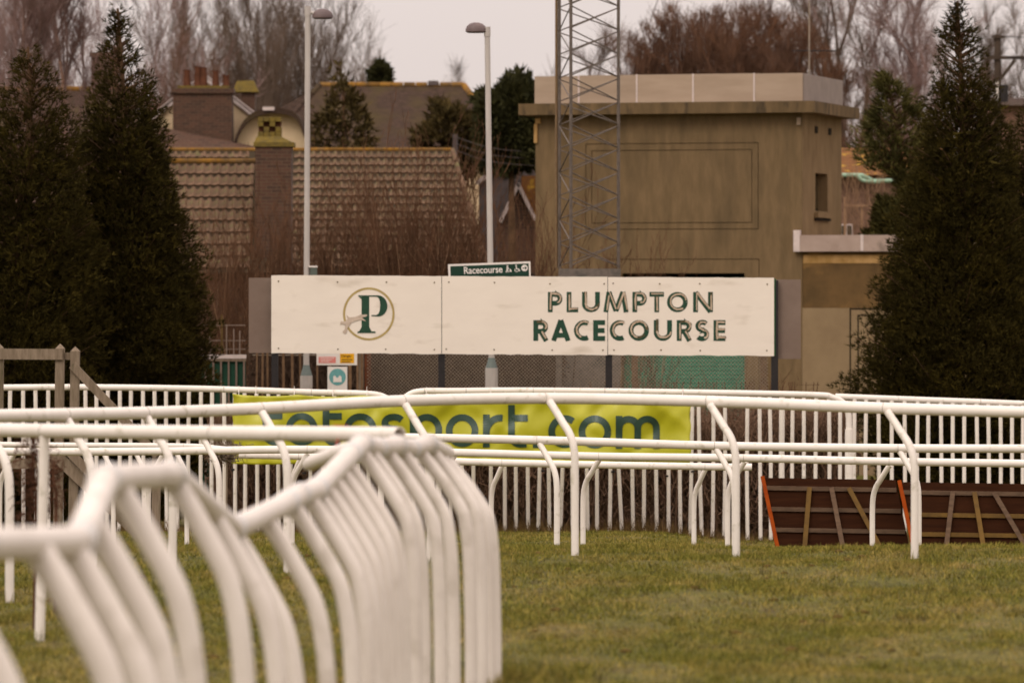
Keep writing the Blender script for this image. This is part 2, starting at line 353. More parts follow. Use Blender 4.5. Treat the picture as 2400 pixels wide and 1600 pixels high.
def turf_mat(name, soil):
    m = bpy.data.materials.new(name); m.use_nodes = True
    n, l = m.node_tree.nodes, m.node_tree.links; b = n['Principled BSDF']; b.inputs['Roughness'].default_value = .9
    b.inputs['Specular IOR Level'].default_value = .12
    g_ = n.new('ShaderNodeNewGeometry')
    def noise(sc, det, rough=.6, st=(1, 1, 1)):
        mp = n.new('ShaderNodeMapping'); mp.inputs['Scale'].default_value = st; l.new(g_.outputs['Position'], mp.inputs[0])
        z = n.new('ShaderNodeTexNoise'); z.inputs['Scale'].default_value = sc; z.inputs['Detail'].default_value = det; z.inputs['Roughness'].default_value = rough
        l.new(mp.outputs[0], z.inputs['Vector']); return z.outputs['Fac']
    def ramp(f, stops):
        r = n.new('ShaderNodeValToRGB')
        while len(r.color_ramp.elements) < len(stops): r.color_ramp.elements.new(.5)
        for e, (p, c) in zip(r.color_ramp.elements, stops): e.position = p; e.color = (*c, 1)
        l.new(f, r.inputs[0]); return r.outputs[0]
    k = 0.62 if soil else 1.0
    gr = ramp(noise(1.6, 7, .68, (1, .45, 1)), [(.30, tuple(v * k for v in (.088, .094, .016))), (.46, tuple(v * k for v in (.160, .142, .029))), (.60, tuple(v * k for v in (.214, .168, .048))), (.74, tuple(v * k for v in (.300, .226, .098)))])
    mud = ramp(noise(3.6, 8, .8, (1, .35, 1)), [(.54, (0, 0, 0)), (.66, (1, 1, 1))])
    x = n.new('ShaderNodeMixRGB'); x.inputs[2].default_value = (.078, .058, .024, 1); l.new(mud, x.inputs[0]); l.new(gr, x.inputs[1])
    green = ramp(noise(.55, 3, .5), [(.48, (0, 0, 0)), (.66, (.75, .75, .75))])
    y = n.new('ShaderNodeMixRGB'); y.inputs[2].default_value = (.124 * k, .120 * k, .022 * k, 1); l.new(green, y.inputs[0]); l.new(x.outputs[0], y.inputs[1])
    fine = ramp(noise(40, 3, .6), [(.3, (.55, .55, .55)), (.7, (1.4, 1.4, 1.4))])
    if not soil:
        fine = ramp(g_.outputs['Random Per Island'], [(.0, (.38, .42, .34)), (.35, (.85, .92, .75)), (.75, (1.25, 1.2, 1.0)), (1.0, (2.0, 1.75, 1.9))])
    base = y.outputs[0]
    for (sc, lo, hi) in ((26, .68, 1.32), (9, .82, 1.16)):
        v_ = n.new('ShaderNodeMixRGB'); v_.blend_type = 'MULTIPLY'; v_.inputs[0].default_value = 1; l.new(base, v_.inputs[1]); l.new(ramp(noise(sc, 4, .7, (1, .4, 1)), [(.36, (lo,) * 3), (.64, (hi,) * 3)]), v_.inputs[2]); base = v_.outputs[0]
    w = n.new('ShaderNodeMixRGB'); w.blend_type = 'MULTIPLY'; w.inputs[0].default_value = 1; l.new(base, w.inputs[1]); l.new(fine, w.inputs[2])
    l.new(w.outputs[0], b.inputs['Base Color'])
    if soil:
        bp = n.new('ShaderNodeBump'); bp.inputs['Strength'].default_value = .7; bp.inputs['Distance'].default_value = .04
        l.new(noise(14, 5), bp.inputs['Height']); l.new(bp.outputs[0], b.inputs['Normal'])
    return m
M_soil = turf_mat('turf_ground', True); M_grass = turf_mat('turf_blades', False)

# ------------------------------------------------------------------ the ground
def make_ground():
    xs = np.concatenate([np.linspace(-900, -14, 24)[:-1], np.linspace(-14, 14, 141), np.linspace(14, 900, 24)[1:]])
    ys = np.concatenate([np.linspace(-120, 20, 24)[:-1], np.arange(20, 78, .3), np.linspace(78, 130, 30)[1:], np.geomspace(131, 3500, 24)])
    X, Y = np.meshgrid(xs, ys); Z = gz(X, Y)
    V = np.stack([X, Y, Z], -1).reshape(-1, 3)
    nx, ny = len(xs), len(ys)
    i = np.arange((ny - 1) * (nx - 1)); r, c = i // (nx - 1), i % (nx - 1); a = r * nx + c
    me = array_mesh('ground', V, np.stack([a, a + 1, a + nx + 1, a + nx], -1))
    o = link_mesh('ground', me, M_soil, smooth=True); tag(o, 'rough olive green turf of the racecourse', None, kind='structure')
make_ground()

def blades(n, X, Y, h, w, lean=.45, z0=None):
    """n single-triangle blades standing at X, Y"""
    Z = gz(X, Y) - .006 if z0 is None else z0
    a = RNG.uniform(0, 2 * np.pi, n); b = RNG.uniform(0, 2 * np.pi, n)
    l = np.abs(RNG.normal(0, lean, n)) * h
    base = np.stack([X, Y, Z], -1); side = np.stack([np.cos(a), np.sin(a) * .5, np.zeros(n)], -1) * (w / 2)[:, None]
    tip = base + np.stack([np.cos(b) * l, np.sin(b) * l, h], -1)
    V = np.stack([base - side, base + side, tip], 1).reshape(-1, 3)
    return V

def vnoise(X, Y, f, seed):
    r = np.random.default_rng(seed); z = np.zeros_like(X)
    for k in range(7):
        a = r.uniform(0, 6.28); p = r.uniform(0, 6.28); q = f * r.uniform(.6, 1.7)
        z += np.sin(q * (np.cos(a) * X + np.sin(a) * Y) + p)
    return z / 3.2

def make_grass():
    Vs = []
    for (y0, y1, dens, hh, ww) in ((23.5, 31, 3000, .032, .0060), (31, 42, 2000, .036, .0075), (42, 71.5, 600, .042, .011)):
        wmax = y1 * .106 + 1.9
        n = int(dens * (y1 - y0) * 2 * wmax)
        Y = RNG.uniform(y0, y1, n); X = RNG.uniform(-wmax, wmax, n)
        k = np.abs(X) < Y * .106 + 1.9; X, Y = X[k], Y[k]
        m = vnoise(X, Y, 2.2, 3); k = RNG.uniform(0, 1, len(X)) < np.clip(.75 + .45 * m + .3 * vnoise(X, Y * .6, 7.0, 8), .12, 1); X, Y, m = X[k], Y[k], m[k]
        n = len(X)
        h = hh * RNG.uniform(.55, 1.25, n) * (1 + .25 * np.clip(vnoise(X, Y, 4.0, 5), -1.2, 1.6))
        Vs.append(blades(n, X, Y, h, np.full(n, ww) * RNG.uniform(.7, 1.3, n), .85))
    # thicker tussocks: at the feet of the near posts, clods and tufts on the turf
    spots = [(1120, 1588, 455, .10, 160, .09), (1185, 1580, 452, .10, 170, .10), (1230, 1590, 455, .08, 90, .1), (1960, 1478, 396, .05, 130, .055), (2010, 1480, 396, .045, 90, .05),
             (1640, 1574, 444, .06, 100, .06), (1700, 1578, 446, .05, 120, .06), (2060, 1392, 353, .05, 110, .06), (1610, 1560, 437, .06, 110, .05), (2130, 1440, 378, .05, 90, .05), (2260, 1385, 350, .06, 110, .07),
             (2350, 1500, 407, .06, 110, .06), (1350, 1595, 455, .07, 130, .08), (1900, 1520, 417, .05, 100, .06), (1480, 1420, 368, .05, 80, .07), (1280, 1500, 407, .05, 80, .06)]
    for x, y, s, h, n, sp in spots:
        q = P(x, y, s); X = q.x + RNG.normal(0, sp, n); Y = q.y + RNG.normal(0, sp * 2, n)
        Vs.append(blades(n, X, Y, h * RNG.uniform(.6, 1.3, n), np.full(n, .007), .6))
    for fx, fy in FEET:
        n = 46; X = fx + RNG.normal(0, .055, n); Y = fy + RNG.normal(0, .06, n)
        Vs.append(blades(n, X, Y, RNG.uniform(.04, .10, n), np.full(n, .0065 if fy < 45 else .010), .5))
    for _ in range(420):      # scattered tufts and scuffed clumps
        Yc = RNG.uniform(24, 62); Xc = RNG.uniform(-1, 1) * (Yc * .104); n = int(RNG.integers(25, 90)); sp = RNG.uniform(.02, .07)
        X = Xc + RNG.normal(0, sp, n); Y = Yc + RNG.normal(0, sp * 1.6, n)
        Vs.append(blades(n, X, Y, RNG.uniform(.03, .065) * RNG.uniform(.6, 1.3, n), np.full(n, .006 if Yc < 40 else .010), .8))
    V = np.concatenate(Vs); T = np.arange(len(V)).reshape(-1, 3)
    o = link_mesh('grass', array_mesh('grass', V, T), M_grass); tag(o, 'short olive and straw coloured grass of the track', 'grass', kind='stuff')
FEET = []

def make_clods():
    V = []; T = []; r = random.Random(9)
    for i in range(120):
        Yc = r.uniform(28, 48) if r.random() < .8 else r.uniform(24, 60); Xc = r.uniform(-1, 1) * Yc * .10; zc = g(Xc, Yc); a = r.uniform(.008, .028); k = len(V)
        for h, q in ((-.3, 1.0), (.25, .9), (.6, .45)):
            for j in range(6):
                t = j * math.pi / 3 + r.uniform(-.3, .3); m = a * q * r.uniform(.7, 1.25); V.append((Xc + m * math.cos(t) * 1.5, Yc + m * math.sin(t), zc + .012 + h * a * r.uniform(.6, 1.0)))
        V.append((Xc, Yc, zc + .012 + a * .65))
        for q in range(2):
            for j in range(6): 
                b, c = k + q * 6 + j, k + q * 6 + (j + 1) % 6; T += [(b, c, c + 6), (b, c + 6, b + 6)]
        for j in range(6): T.append((k + 12 + j, k + 12 + (j + 1) % 6, k + 18))
    m = mat('dark_turned_earth', cc((84, 68, 34), .8), cc((104, 84, 44), .8), 30, 5, rough=.95)
    o = link_mesh('turf_clods', array_mesh('turf_clods', np.array(V), np.array(T)), m, smooth=True); tag(o, 'small dark clods of turf kicked up on the track', 'clods', kind='stuff')
make_clods()

def make_straw():
    n = 9000; X = RNG.uniform(-7.5, 7.8, n); Y = RNG.normal(71.15, .35, n)
    h = RNG.uniform(.05, .20, n) * (1 + .5 * vnoise(X, Y, 3, 11)); h = np.clip(h, .05, .5)
    V = blades(n, X, Y, h, np.full(n, .012), .7)
    o = link_mesh('dry_grass', array_mesh('dry_grass', V, np.arange(len(V)).reshape(-1, 3)), M_straw)
    tag(o, 'straw brown dry grass along the foot of the picket fence', 'dry grass', kind='stuff')
make_straw()

# ------------------------------------------------------------------ running rails
def post_profile(k=1.0, drop=1.2, bend=1.0):
    return [(0, 0), (.055, -.085), (.105, -.165), (.150, -.235), (.178, -.31), (.192, -.40), (.196, -.55), (.196, -drop)]

def arc_post(mb, top, d, soft, r, n=16):
    """the near rail's posts: a long even arc (soft = 1) or a tighter bend (soft = 0)"""
    A = [(0, 0), (.060, -.090), (.118, -.190), (.160, -.265), (.193, -.340), (.220, -.450), (.238, -.590), (.248, -.760), (.252, -.95)]
    B = [(0, 0), (.070, -.078), (.128, -.150), (.180, -.225), (.222, -.300), (.240, -.400), (.250, -.520), (.256, -.720), (.260, -.95)]
    d = Vector((d[0], d[1], 0)); pts = [top + d * (a[0] * soft + b[0] * (1 - soft)) + Vector((0, 0, a[1] * soft + b[1] * (1 - soft))) for a, b in zip(A, B)]
    e = pts[-1]; zg = g(e.x, e.y) - .08; FEET.append((e.x, e.y)); pts.append(Vector((e.x, e.y, min(zg, e.z - .05))))
    mb.tube(curve(pts, 4), r, n); return mb

def swan_post(mb, top, d, k, r, n=12, start=0.0):
    """a bent post: it leaves the rail at top, leans out along d and drops to the turf"""
    d = Vector((d[0], d[1], 0)); f = top + d * (.196 * k); zg = g(f.x, f.y) - .08; FEET.append((f.x, f.y))
    pts = []
    for u, z in post_profile()[:-1]: pts.append(top + d * (u * k) + Vector((0, 0, z * (0.85 + .15 * k))))
    a = pts[-1]; pts.append(Vector((a.x, a.y, a.z * .5 + zg * .5))); pts.append(Vector((a.x, a.y, zg)))
    pts = curve(pts, 4); mb.tube(pts, r, n); return mb

def rail_thing(name, label, nodes, r, joints=None, matl=None, group=None, kink=None, open_ends=(False, False), n=14, posts=(), post_r=.03, d=(1, 0), k=1.0, nsub=6, ringw=.012, post_mat=None):
    """nodes: (x, y, s) along the rail; one section from node to node; posts: (x, y, s[, d, k])"""
    matl = matl or M_pvc
    pts = [P(*q) for q in nodes]
    base = pts[len(pts) // 2].copy(); base.z = g(base.x, base.y)
    root = thing(name, label, 'running rail', base, group)
    line = curve(pts, nsub, kink)
    per = (len(line) - 1) // (len(pts) - 1) if not kink else None
    cuts = []
    for i, p in enumerate(pts):
        cuts.append(min(range(len(line)), key=lambda j: (line[j] - p).length))
    cuts[0] = 0; cuts[-1] = len(line) - 1
    for i in range(len(pts) - 1):
        seg = line[cuts[i]:cuts[i + 1] + 1]
        if len(seg) < 2: continue
        mb = MB()
        if (i == 0 and open_ends[0]) or (i == len(pts) - 2 and open_ends[1]): mb.pipe(seg, r, n)
        else: mb.tube(seg, r, n)
        mb.build('rail_section', matl, root, smooth=True)
        if 0 < i and ringw:
            t = (seg[1] - seg[0]).normalized()
            if ringw > .05: MB().tube([seg[0] - t * ringw / 2, seg[0] - t * ringw * .42, seg[0] + t * ringw * .42, seg[0] + t * ringw / 2], [r + .001, r + .0065, r + .0065, r + .001], n).build('joint_sleeve', M_sleeve, root, smooth=True)
            else: MB().tube([seg[0] - t * ringw / 2, seg[0] + t * ringw / 2], r + .0022, n).build('joint_seam', M_joint, root, smooth=True)
    for q in posts:
        dd = q[3] if len(q) > 3 else d; kk = q[4] if len(q) > 4 else k
        top = P(q[0], q[1], q[2])
        pr_ = post_r(q[2]) if callable(post_r) else post_r
        mb = MB()
        if callable(post_r): arc_post(mb, top, dd, float(np.clip((q[2] - 455) / 170, 0, 1)), pr_)
        else: swan_post(mb, top, dd, kk, pr_)
        mb.build('post', post_mat or matl, root, smooth=True)
    return root

# the blurred near rail, weaving away from the camera
near_nodes = [(-300, 1292, 1010), (-60, 1276, 915), (186, 1268, 838), (246, 1124, 775), (403, 1112, 702), (545, 1238, 632), (672, 1178, 583), (700, 1160, 573), (742, 1146, 558), (822, 1064, 525), (848, 1040, 514), (884, 1050, 504), (930, 1044, 490), (962, 1052, 480), (1003, 1040, 468), (1044, 1062, 456)]
_nx = [q[0] for q in near_nodes]
near_posts = [(-160, 1300, 955), (90, 1292, 872), (168, 1288, 844), (214, 1222, 812), (276, 1142, 760)]
for x in (404, 496, 546, 622, 684, 722, 742, 760, 778, 796, 812, 843, 864, 905, 939, 982, 1009, 1029, 1043):
    near_posts.append((x, float(np.interp(x, _nx, [q[1] for q in near_nodes])) + 12, float(np.interp(x, _nx, [q[2] for q in near_nodes])) - 1))
rail_thing('running_rail', 'blurred white running rail weaving through the near left foreground on close-set bent posts', near_nodes, .045, matl=M_pvc_near, kink=.10, n=18,
           posts=near_posts, post_r=lambda s_: float(np.interp(s_, [460, 560, 700, 850], [.0315, .033, .037, .042])), d=(1, -.25), k=1.34, nsub=5, ringw=.11, post_mat=M_pvc_near)

# the thick open-ended rail
rt = rail_thing('running_rail', 'straight white rail ending in an open pipe beside the near rail', [(-140, 1003, 394), (105, 1009, 410), (500, 1014, 428), (937, 1018, 446)], .041, n=18, open_ends=(False, True), ringw=.006)
for (x, s) in ((104, 410), (-116, 397)):
    a = P(x, 1012, s); f = P(x - 12, 1505, 410 if x > 0 else 397); f.y = a.y; f.z = g(f.x, f.y) - .08; FEET.append((f.x, f.y))
    MB().tube([a, a.lerp(f, .5), f], .029, 14).build('post', M_pvc, rt, smooth=True)

# a short length hanging on red twine under the open end
q = [P(727, 1086, 452), P(760, 1073, 456), P(805, 1056, 462), P(868, 1042, 468)]
mb = MB(); mb.tube([q[0] + (q[0] - q[1]) * .25] + q, [.026] + [.039] * 4, 18)
o = mb.build('rail_offcut', M_pvc, loc=q[1], smooth=True); tag(o, 'short slanting white pipe hung by red twine under the open pipe end', 'pipe')
cx = P(795, 1018, 439)
ring = [cx + Vector((.004 * math.sin(a * 2), math.sin(a) * .048, math.cos(a) * .048)) for a in np.linspace(0, 2 * math.pi, 20)]
tail = [cx + Vector((0.0, -.045, -.01)), P(789, 1036, 442) + Vector((0, -.05, 0)), P(788, 1058, 446) + Vector((0, -.05, 0))]
mb = MB(); mb.tube(ring, .002, 6, cap=False); mb.tube(tail, .002, 6); mb.tube([cx + Vector((-.03, -.02, .055)), cx + Vector((0, -.03, .05)), cx + Vector((.05, -.02, .050))], .0018, 6)
o = mb.build('twine', M_twine, loc=cx); tag(o, 'red twine knotted round the open-ended white pipe', 'twine')

# the sharp middle rail
mid_nodes = [(-640, 1000, 390), (-230, 982, 366), (-45, 975, 357), (152, 971, 346), (338, 967, 335), (608, 957, 323), (943, 939, 314), (1276, 933, 307), (1656, 940, 306), (2072, 956, 310), (2488, 967, 314), (2900, 972, 318), (3320, 974, 322)]
mid_posts = [(-40, 985, 357), (156, 980, 346), (344, 977, 335), (614, 966, 324), (950, 948, 314.5), (1288, 940, 307.5), (1664, 948, 306.5), (2080, 964, 310.5), (2496, 976, 314.5), (2908, 981, 318.5), (-224, 992, 366)]
rail_thing('running_rail', 'long white running rail crossing the whole picture just below the sign', mid_nodes, .044, n=18, posts=mid_posts, post_r=.0295, d=(.98, -.9), k=1.0, ringw=.006)

# the lower rails beyond it
rail_thing('running_rail', 'white rail second below the long one, posts bent to the left at the top', [(-500, 1012, 238), (60, 1013, 238), (470, 1016, 238), (850, 1023, 238), (1258, 1031, 238), (1674, 1044, 238), (2104, 1050, 238), (2520, 1051, 238), (2940, 1052, 238), (3200, 1053, 238)], .0425, n=14,
           posts=[(60, 1018, 238), (474, 1022, 238), (852, 1028, 238), (1263, 1036, 238), (1678, 1050, 238), (2108, 1056, 238), (2524, 1057, 238), (2944, 1058, 238), (-350, 1018, 238)], post_r=.030, d=(.9, -.8), k=1.0, ringw=.005)
rail_thing('running_rail', 'white rail third down, held by posts that bend to the right', [(-500, 1053, 222), (62, 1058, 222), (380, 1057, 222), (720, 1053, 222), (1062, 1060, 222), (1403, 1069, 222), (1742, 1073, 222), (2083, 1081, 222), (2497, 1087, 222), (2837, 1090, 222), (3100, 1092, 222)], .042, n=14,
           posts=[(x, y, 221) for x, y in ((34, 1062), (384, 1062), (722, 1060), (1066, 1066), (1406, 1074), (1746, 1080), (2086, 1088), (2500, 1093), (2840, 1096), (-310, 1058))], post_r=.029, d=(-.95, .8), k=.95, ringw=.005)
rail_thing('running_rail', 'lowest white rail, ending in an open pipe left of the hurdles', [(560, 1066, 202), (700, 1069, 202), (1176, 1084, 202), (1652, 1093, 202), (1762, 1094, 202)], .042, n=14, open_ends=(False, True),
           posts=[(x, y, 201) for x, y in ((704, 1074), (1178, 1088), (1654, 1098))], post_r=.029, d=(-.75, .8), k=.9, ringw=.005)
rail_thing('running_rail', 'short far white rail at left with a frayed end near the banner', [(-120, 1040, 197), (150, 1043, 197), (430, 1045, 197), (528, 1052, 197)], .034, n=12,
           posts=[(236, 1048, 197), (312, 1049, 197), (408, 1050, 197)], post_r=.028, d=(.9, -.6), k=.9, ringw=.005)

make_grass()

# ------------------------------------------------------------------ the far picket fence
def picket_fence(label, nodes, pk, r=.044, joints=()):
    pts = [P(*q) for q in nodes]; base = pts[len(pts) // 2].copy(); base.z = g(base.x, base.y)
    root = thing('picket_fence', label, 'fence', base, 'picket fence lengths')
    line = curve(pts, 6)
    MB().tube(line, r, 12).build('top_rail', M_pvc, root, smooth=True)
    xs = [p.x for p in line]
    for jx in joints:
        c = min(line, key=lambda p: abs(p.x - xof(jx, 170))); 
        MB().tube([c - Vector((.005, 0, 0)), c + Vector((.005, 0, 0))], r + .003, 12).build('joint_seam', M_joint, root)
    for q in pk:
        x, lean, rad = (q + (0, .027))[:3] if isinstance(q, tuple) and len(q) == 2 else (q if isinstance(q, tuple) else (q, random.uniform(-3, 3), .027))
        s = 168.5; X = xof(x, s); Y = FOC / s
        zt = float(np.interp(X, xs, [p.z for p in line])) - .01
        xb = X + lean / s; zb = g(xb, Y) - .06
        a, b = Vector((X, Y, zt)), Vector((xb, Y + random.uniform(-.02, .02), zb))
        mid = a.lerp(b, .5) + Vector((random.uniform(-.01, .01), 0, 0))
        MB().tube(curve([a, mid, b], 3), rad, 8).build('picket', M_pvc, root, smooth=True)
    return root
pl = list(range(-480, -70, 28)) + [-60, -33, -4, 24, 54, 83, 113, 142, 171, 200, 226, 253, 281, 307, 335, 362, 389, 416, 443, 471, 497, 525, 550, 573, 601, 629, 653, 683, (713, -3), (730, -2, .026), 757, 784, 811, 838, 865, 892]
picket_fence('white picket fence at left, below the dark cypress, ending behind the banner', [(-500, 920, 170), (-110, 910, 170), (0, 908, 170), (200, 907, 170), (480, 911, 170), (730, 919, 170), (850, 922, 170), (895, 928, 170), (918, 944, 170)], pl, joints=(143, 547, 726))
pr = [970, 1000, 1027, 1055, 1082, 1110, 1150, 1181, 1208, (1239, -1, .027), (1271, -10, .027), (1282, 6, .027), (1325, -12, .027), (1337, 5, .027), 1375, 1401, (1430, -1, .027), (1441, 17, .027), 1483, 1508, 1538, 1565, 1592, (1623, -6, .027), (1637, 8, .027), 1672, 1699, (1725, 3), 1752, 1780, 1804, (1833, 0, .040), 1858, 1884, 1913, 1943, 1969]
f2 = picket_fence('white picket fence right of centre, behind the lime banner and below the sign', [(938, 950, 170), (953, 929, 170), (985, 917, 170), (1070, 916, 170), (1250, 915, 170), (1600, 919, 170), (1900, 925, 170), (1950, 931, 170), (1976, 944, 170), (1988, 968, 170), (1990, 1010, 170)], pr, joints=(1000, 1092, 1260, 1440, 1622))
MB().tube([P(1990, 1005, 170), P(1990, 1240, 170) - Vector((0, 0, .15))], .058, 12).build('end_post', M_pvc, f2, smooth=True)
pr2 = [2003, 2030, 2059, 2090, 2120, 2151, 2176, 2205, 2233, 2260, 2289, 2316, 2345, 2372, 2398, 2425, 2452, 2480] + list(range(2508, 3000, 28))
picket_fence('white picket fence at far right behind the hurdles, against the dark cypress', [(1958, 929, 167), (2140, 936, 167), (2330, 943, 167), (2520, 951, 167), (2760, 957, 167), (3010, 961, 167)], pr2, joints=(2330,))
for x, y in ((1271, 1103), (1436, 1105), (1565, 1115), (1623, 1104), (713, 1108), (547, 1100)):
    c = P(x, y, 168.5); MB().tube([c + Vector((0, 0, -.012)), c + Vector((0, 0, .012))], .0315, 10).build('tie', M_black, f2)

# ------------------------------------------------------------------ drawing letters with strokes
def arc(cx, cy, rx, ry, a0, a1, n=14):
    return [(cx + rx * math.cos(math.radians(a0 + (a1 - a0) * i / n)), cy + ry * math.sin(math.radians(a0 + (a1 - a0) * i / n))) for i in range(n + 1)]

def strip(mb, pts, w, fn, depth, step=None, closed=False):
    """a flat ribbon along 2-D points; fn(u, v, depth) lays it on its surface; w a width or one per point"""
    pts = [Vector((p[0], p[1])) for p in pts]
    ws = list(w) if isinstance(w, (list, tuple)) else [w] * len(pts)
    if step:
        q, qw = [], []
        for (a, b, wa, wb) in zip(pts, pts[1:], ws, ws[1:]):
            m = max(1, int((b - a).length / step))
            for i in range(m): q.append(a.lerp(b, i / m)); qw.append(wa + (wb - wa) * i / m)
        pts, ws = q + [pts[-1]], qw + [ws[-1]]
    n = len(pts); vs, fs = [], []
    for i, p in enumerate(pts):
        if closed: a, b = pts[(i - 1) % (n - 1)], pts[(i + 1) % (n - 1)] if i < n - 1 else pts[1]
        else: a, b = pts[max(i - 1, 0)], pts[min(i + 1, n - 1)]
        t = (b - a).normalized(); nn = Vector((-t.y, t.x))
        m = 1.0
        if 0 < i < n - 1:
            t1 = (pts[i] - pts[i - 1]).normalized(); m = min(1.8, 1 / max(.4, t.dot(t1)))
        vs += [fn(p.x + nn.x * ws[i] / 2 * m, p.y + nn.y * ws[i] / 2 * m, depth), fn(p.x - nn.x * ws[i] / 2 * m, p.y - nn.y * ws[i] / 2 * m, depth)]
    for i in range(n - 1): fs.append((2 * i, 2 * i + 1, 2 * i + 3, 2 * i + 2))
    mb.add(vs, fs)

W = .235; h_ = W / 2
CAPS = {
 'P': (.70, [[(h_, 0), (h_, 1)], [(h_, 1 - h_), (.36, 1 - h_)] + arc(.36, .665, .225, .665 - .44 + 0.0, 90, -90) + [(h_, .44)]]),
 'L': (.56, [[(h_, 0), (h_, 1)], [(h_, h_), (.56, h_)]]),
 'U': (.86, [[(h_, 1), (h_, .42)] + arc(.43, .40, .43 - h_, .40 - h_, 180, 360) + [(.86 - h_, .42), (.86 - h_, 1)]]),
 'M': (1.12, [[(.09, 0), (.24, 1)], [(.24, 1), (.56, .06)], [(.56, .06), (.88, 1)], [(.88, 1), (1.03, 0)]]),
 'T': (.70, [[(0, 1 - h_), (.70, 1 - h_)], [(.35, 0), (.35, 1 - h_)]]),
 'O': (1.0, [arc(.5, .5, .5 - h_, .5 - h_, 0, 360, 32)]),
 'N': (.92, [[(h_, 0), (h_, 1)], [(h_, 1 - .02), (.92 - h_, .02)], [(.92 - h_, 0), (.92 - h_, 1)]]),
 'R': (.72, [[(h_, 0), (h_, 1)], [(h_, 1 - h_), (.36, 1 - h_)] + arc(.36, .675, .23, .215, 90, -90) + [(h_, .46)], [(.36, .46), (.62, 0)]]),
 'A': (.92, [[(.11, 0), (.46, 1)], [(.46, 1), (.81, 0)], [(.24, .27), (.68, .27)]]),
 'C': (.74, [arc(.5, .5, .5 - h_, .5 - h_, 62, 298, 22)]),
 'E': (.56, [[(h_, 0), (h_, 1)], [(h_, 1 - h_), (.56, 1 - h_)], [(h_, .5), (.54, .5)], [(h_, h_), (.56, h_)]]),
 'S': (.66, [arc(.34, .715, .215, .185, 35, 270, 14) + arc(.32, .30, .225, .20, 90, -145, 14)]),
}
w2 = .2; k2 = .1
LOW = {
 't': (.60, [[(k2, 1.30), (k2, .38)] + arc(.38, .36, .28, .26, 180, 275, 8) + [(.56, .11)], [(k2, .90), (.60, .90)]]),
 'o': (1.0, [arc(.5, .5, .40, .40, 0, 360, 32)]),
 'e': (.96, [arc(.5, .5, .40, .40, 0, 318, 26), [(.12, .48), (.97, .48)]]),
 's': (.78, [arc(.40, .715, .28, .185, 30, 270, 14) + arc(.38, .29, .29, .19, 90, -150, 14)]),
 'p': (1.0, [[(k2, 1.0), (k2, -.36)], arc(.52, .5, .38, .40, 180, -180, 30)]),
 'r': (.62, [[(k2, 0), (k2, 1.0)], arc(.52, .45, .42, .45, 180, 82, 12)]),
 'c': (.80, [arc(.5, .5, .40, .40, 52, 308, 22)]),
 'm': (1.36, [[(k2, 0), (k2, 1.0)], [(.0 + k2, .6)] + arc(.39, .62, .29, .28, 180, 0, 12) + [(.68, .6), (.68, 0)], [(.68, .6)] + arc(.97, .62, .29, .28, 180, 0, 12) + [(1.26, .6), (1.26, 0)]]),
 '.': (.24, [[(.0, k2), (.24, k2)]]),
}

# ------------------------------------------------------------------ the lime banner
BS = 171.5
def ban(u, v, d=0.0):
    """u, v in picture pixels along the banner, d in front of it"""
    q = P(u, v, BS)
    a, b = u / 100.0, (v - 920) / 100.0
    top = max(0.0, 1 - b * 1.1)
    wv = .020 * math.sin(a * 2.4 + b * 1.6) + .014 * math.sin(a * 5.1 - b * 2.6 + 1) + .012 * math.sin(a * 9.3 + b * 5.0) * top + .010 * math.sin(b * 7 + a * .9)
    wv *= 1.35
    wv += .026 * max(0, math.sin(a * 3.6 + b * 3.4)) ** 4 - .016 * max(0, math.sin(a * 2.9 - b * 3.9 + 2)) ** 5
    wv += .05 * math.exp(-((u - 1190) / 26) ** 2) * .3
    return Vector((q.x, q.y - .035 + wv - d, q.z))
def make_banner():
    base = P(1080, 1080, BS)
    root = thing('banner', 'lime yellow banner with a web address in grey green letters', 'banner', base)
    nu, nv = 180, 30; V = []; Fc = []
    for j in range(nv + 1):
        for i in range(nu + 1):
            u = 545 + (1618 - 545) * i / nu
            t = (u - 545) / 1073
            vt = 922 + 12 * t + 5 * abs(math.sin(t * 7 * math.pi)) ** .7 * (1 - .3 * t); vb = 1086 - 3 * t + 2 * math.sin(t * 20)
            V.append(ban(u + 1.5 * math.sin(j * .6), vt + (vb - vt) * j / nv))
    for j in range(nv):
        for i in range(nu):
            a = j * (nu + 1) + i; Fc.append((a, a + 1, a + nu + 2, a + nu + 1))
    me = bpy.data.meshes.new('sheet'); me.from_pydata([tuple(v) for v in V], [], Fc); me.update()
    o = link_mesh('sheet', me, M_banner, root, smooth=True)
    md = o.modifiers.new('thick', 'SOLIDIFY'); md.thickness = .003; md.offset = 1
    spans = [('t', 616, 662), ('o', 670, 745), ('t', 757, 801), ('e', 806, 880), ('s', 893, 952), ('p', 961, 1036), ('o', 1045, 1121), ('r', 1132, 1181), ('t', 1191, 1237), ('.', 1249, 1267), ('c', 1285, 1347), ('o', 1356, 1432), ('m', 1443, 1546)]
    for ch, x0, x1 in spans:
        wd, st = LOW[ch]; yb = 1043 + 8 * (x0 - 616) / 880; H = 77.0
        mb = MB()
        for i, pts in enumerate(st):
            sx = (x1 - x0) / wd
            strip(mb, [(x0 + p[0] * sx, -(yb - p[1] * H)) for p in pts], w2 * H, lambda a, b, d: ban(a, -b, d), .010 + .0012 * i, step=5)
        mb.build('letter', M_bantext, root)
    for u in (560, 600, 690, 780, 860, 1000, 1150, 1300, 1450, 1600):
        c = ban(u, 925 + 12 * (u - 545) / 1073, .0); e = P(u, 912 + (u - 545) * .006, 170)
        MB().tube([c, e + Vector((0, -.05, 0)), e + Vector((0, -.045, .05))], .004, 5).build('cord', M_white, root)
make_banner()

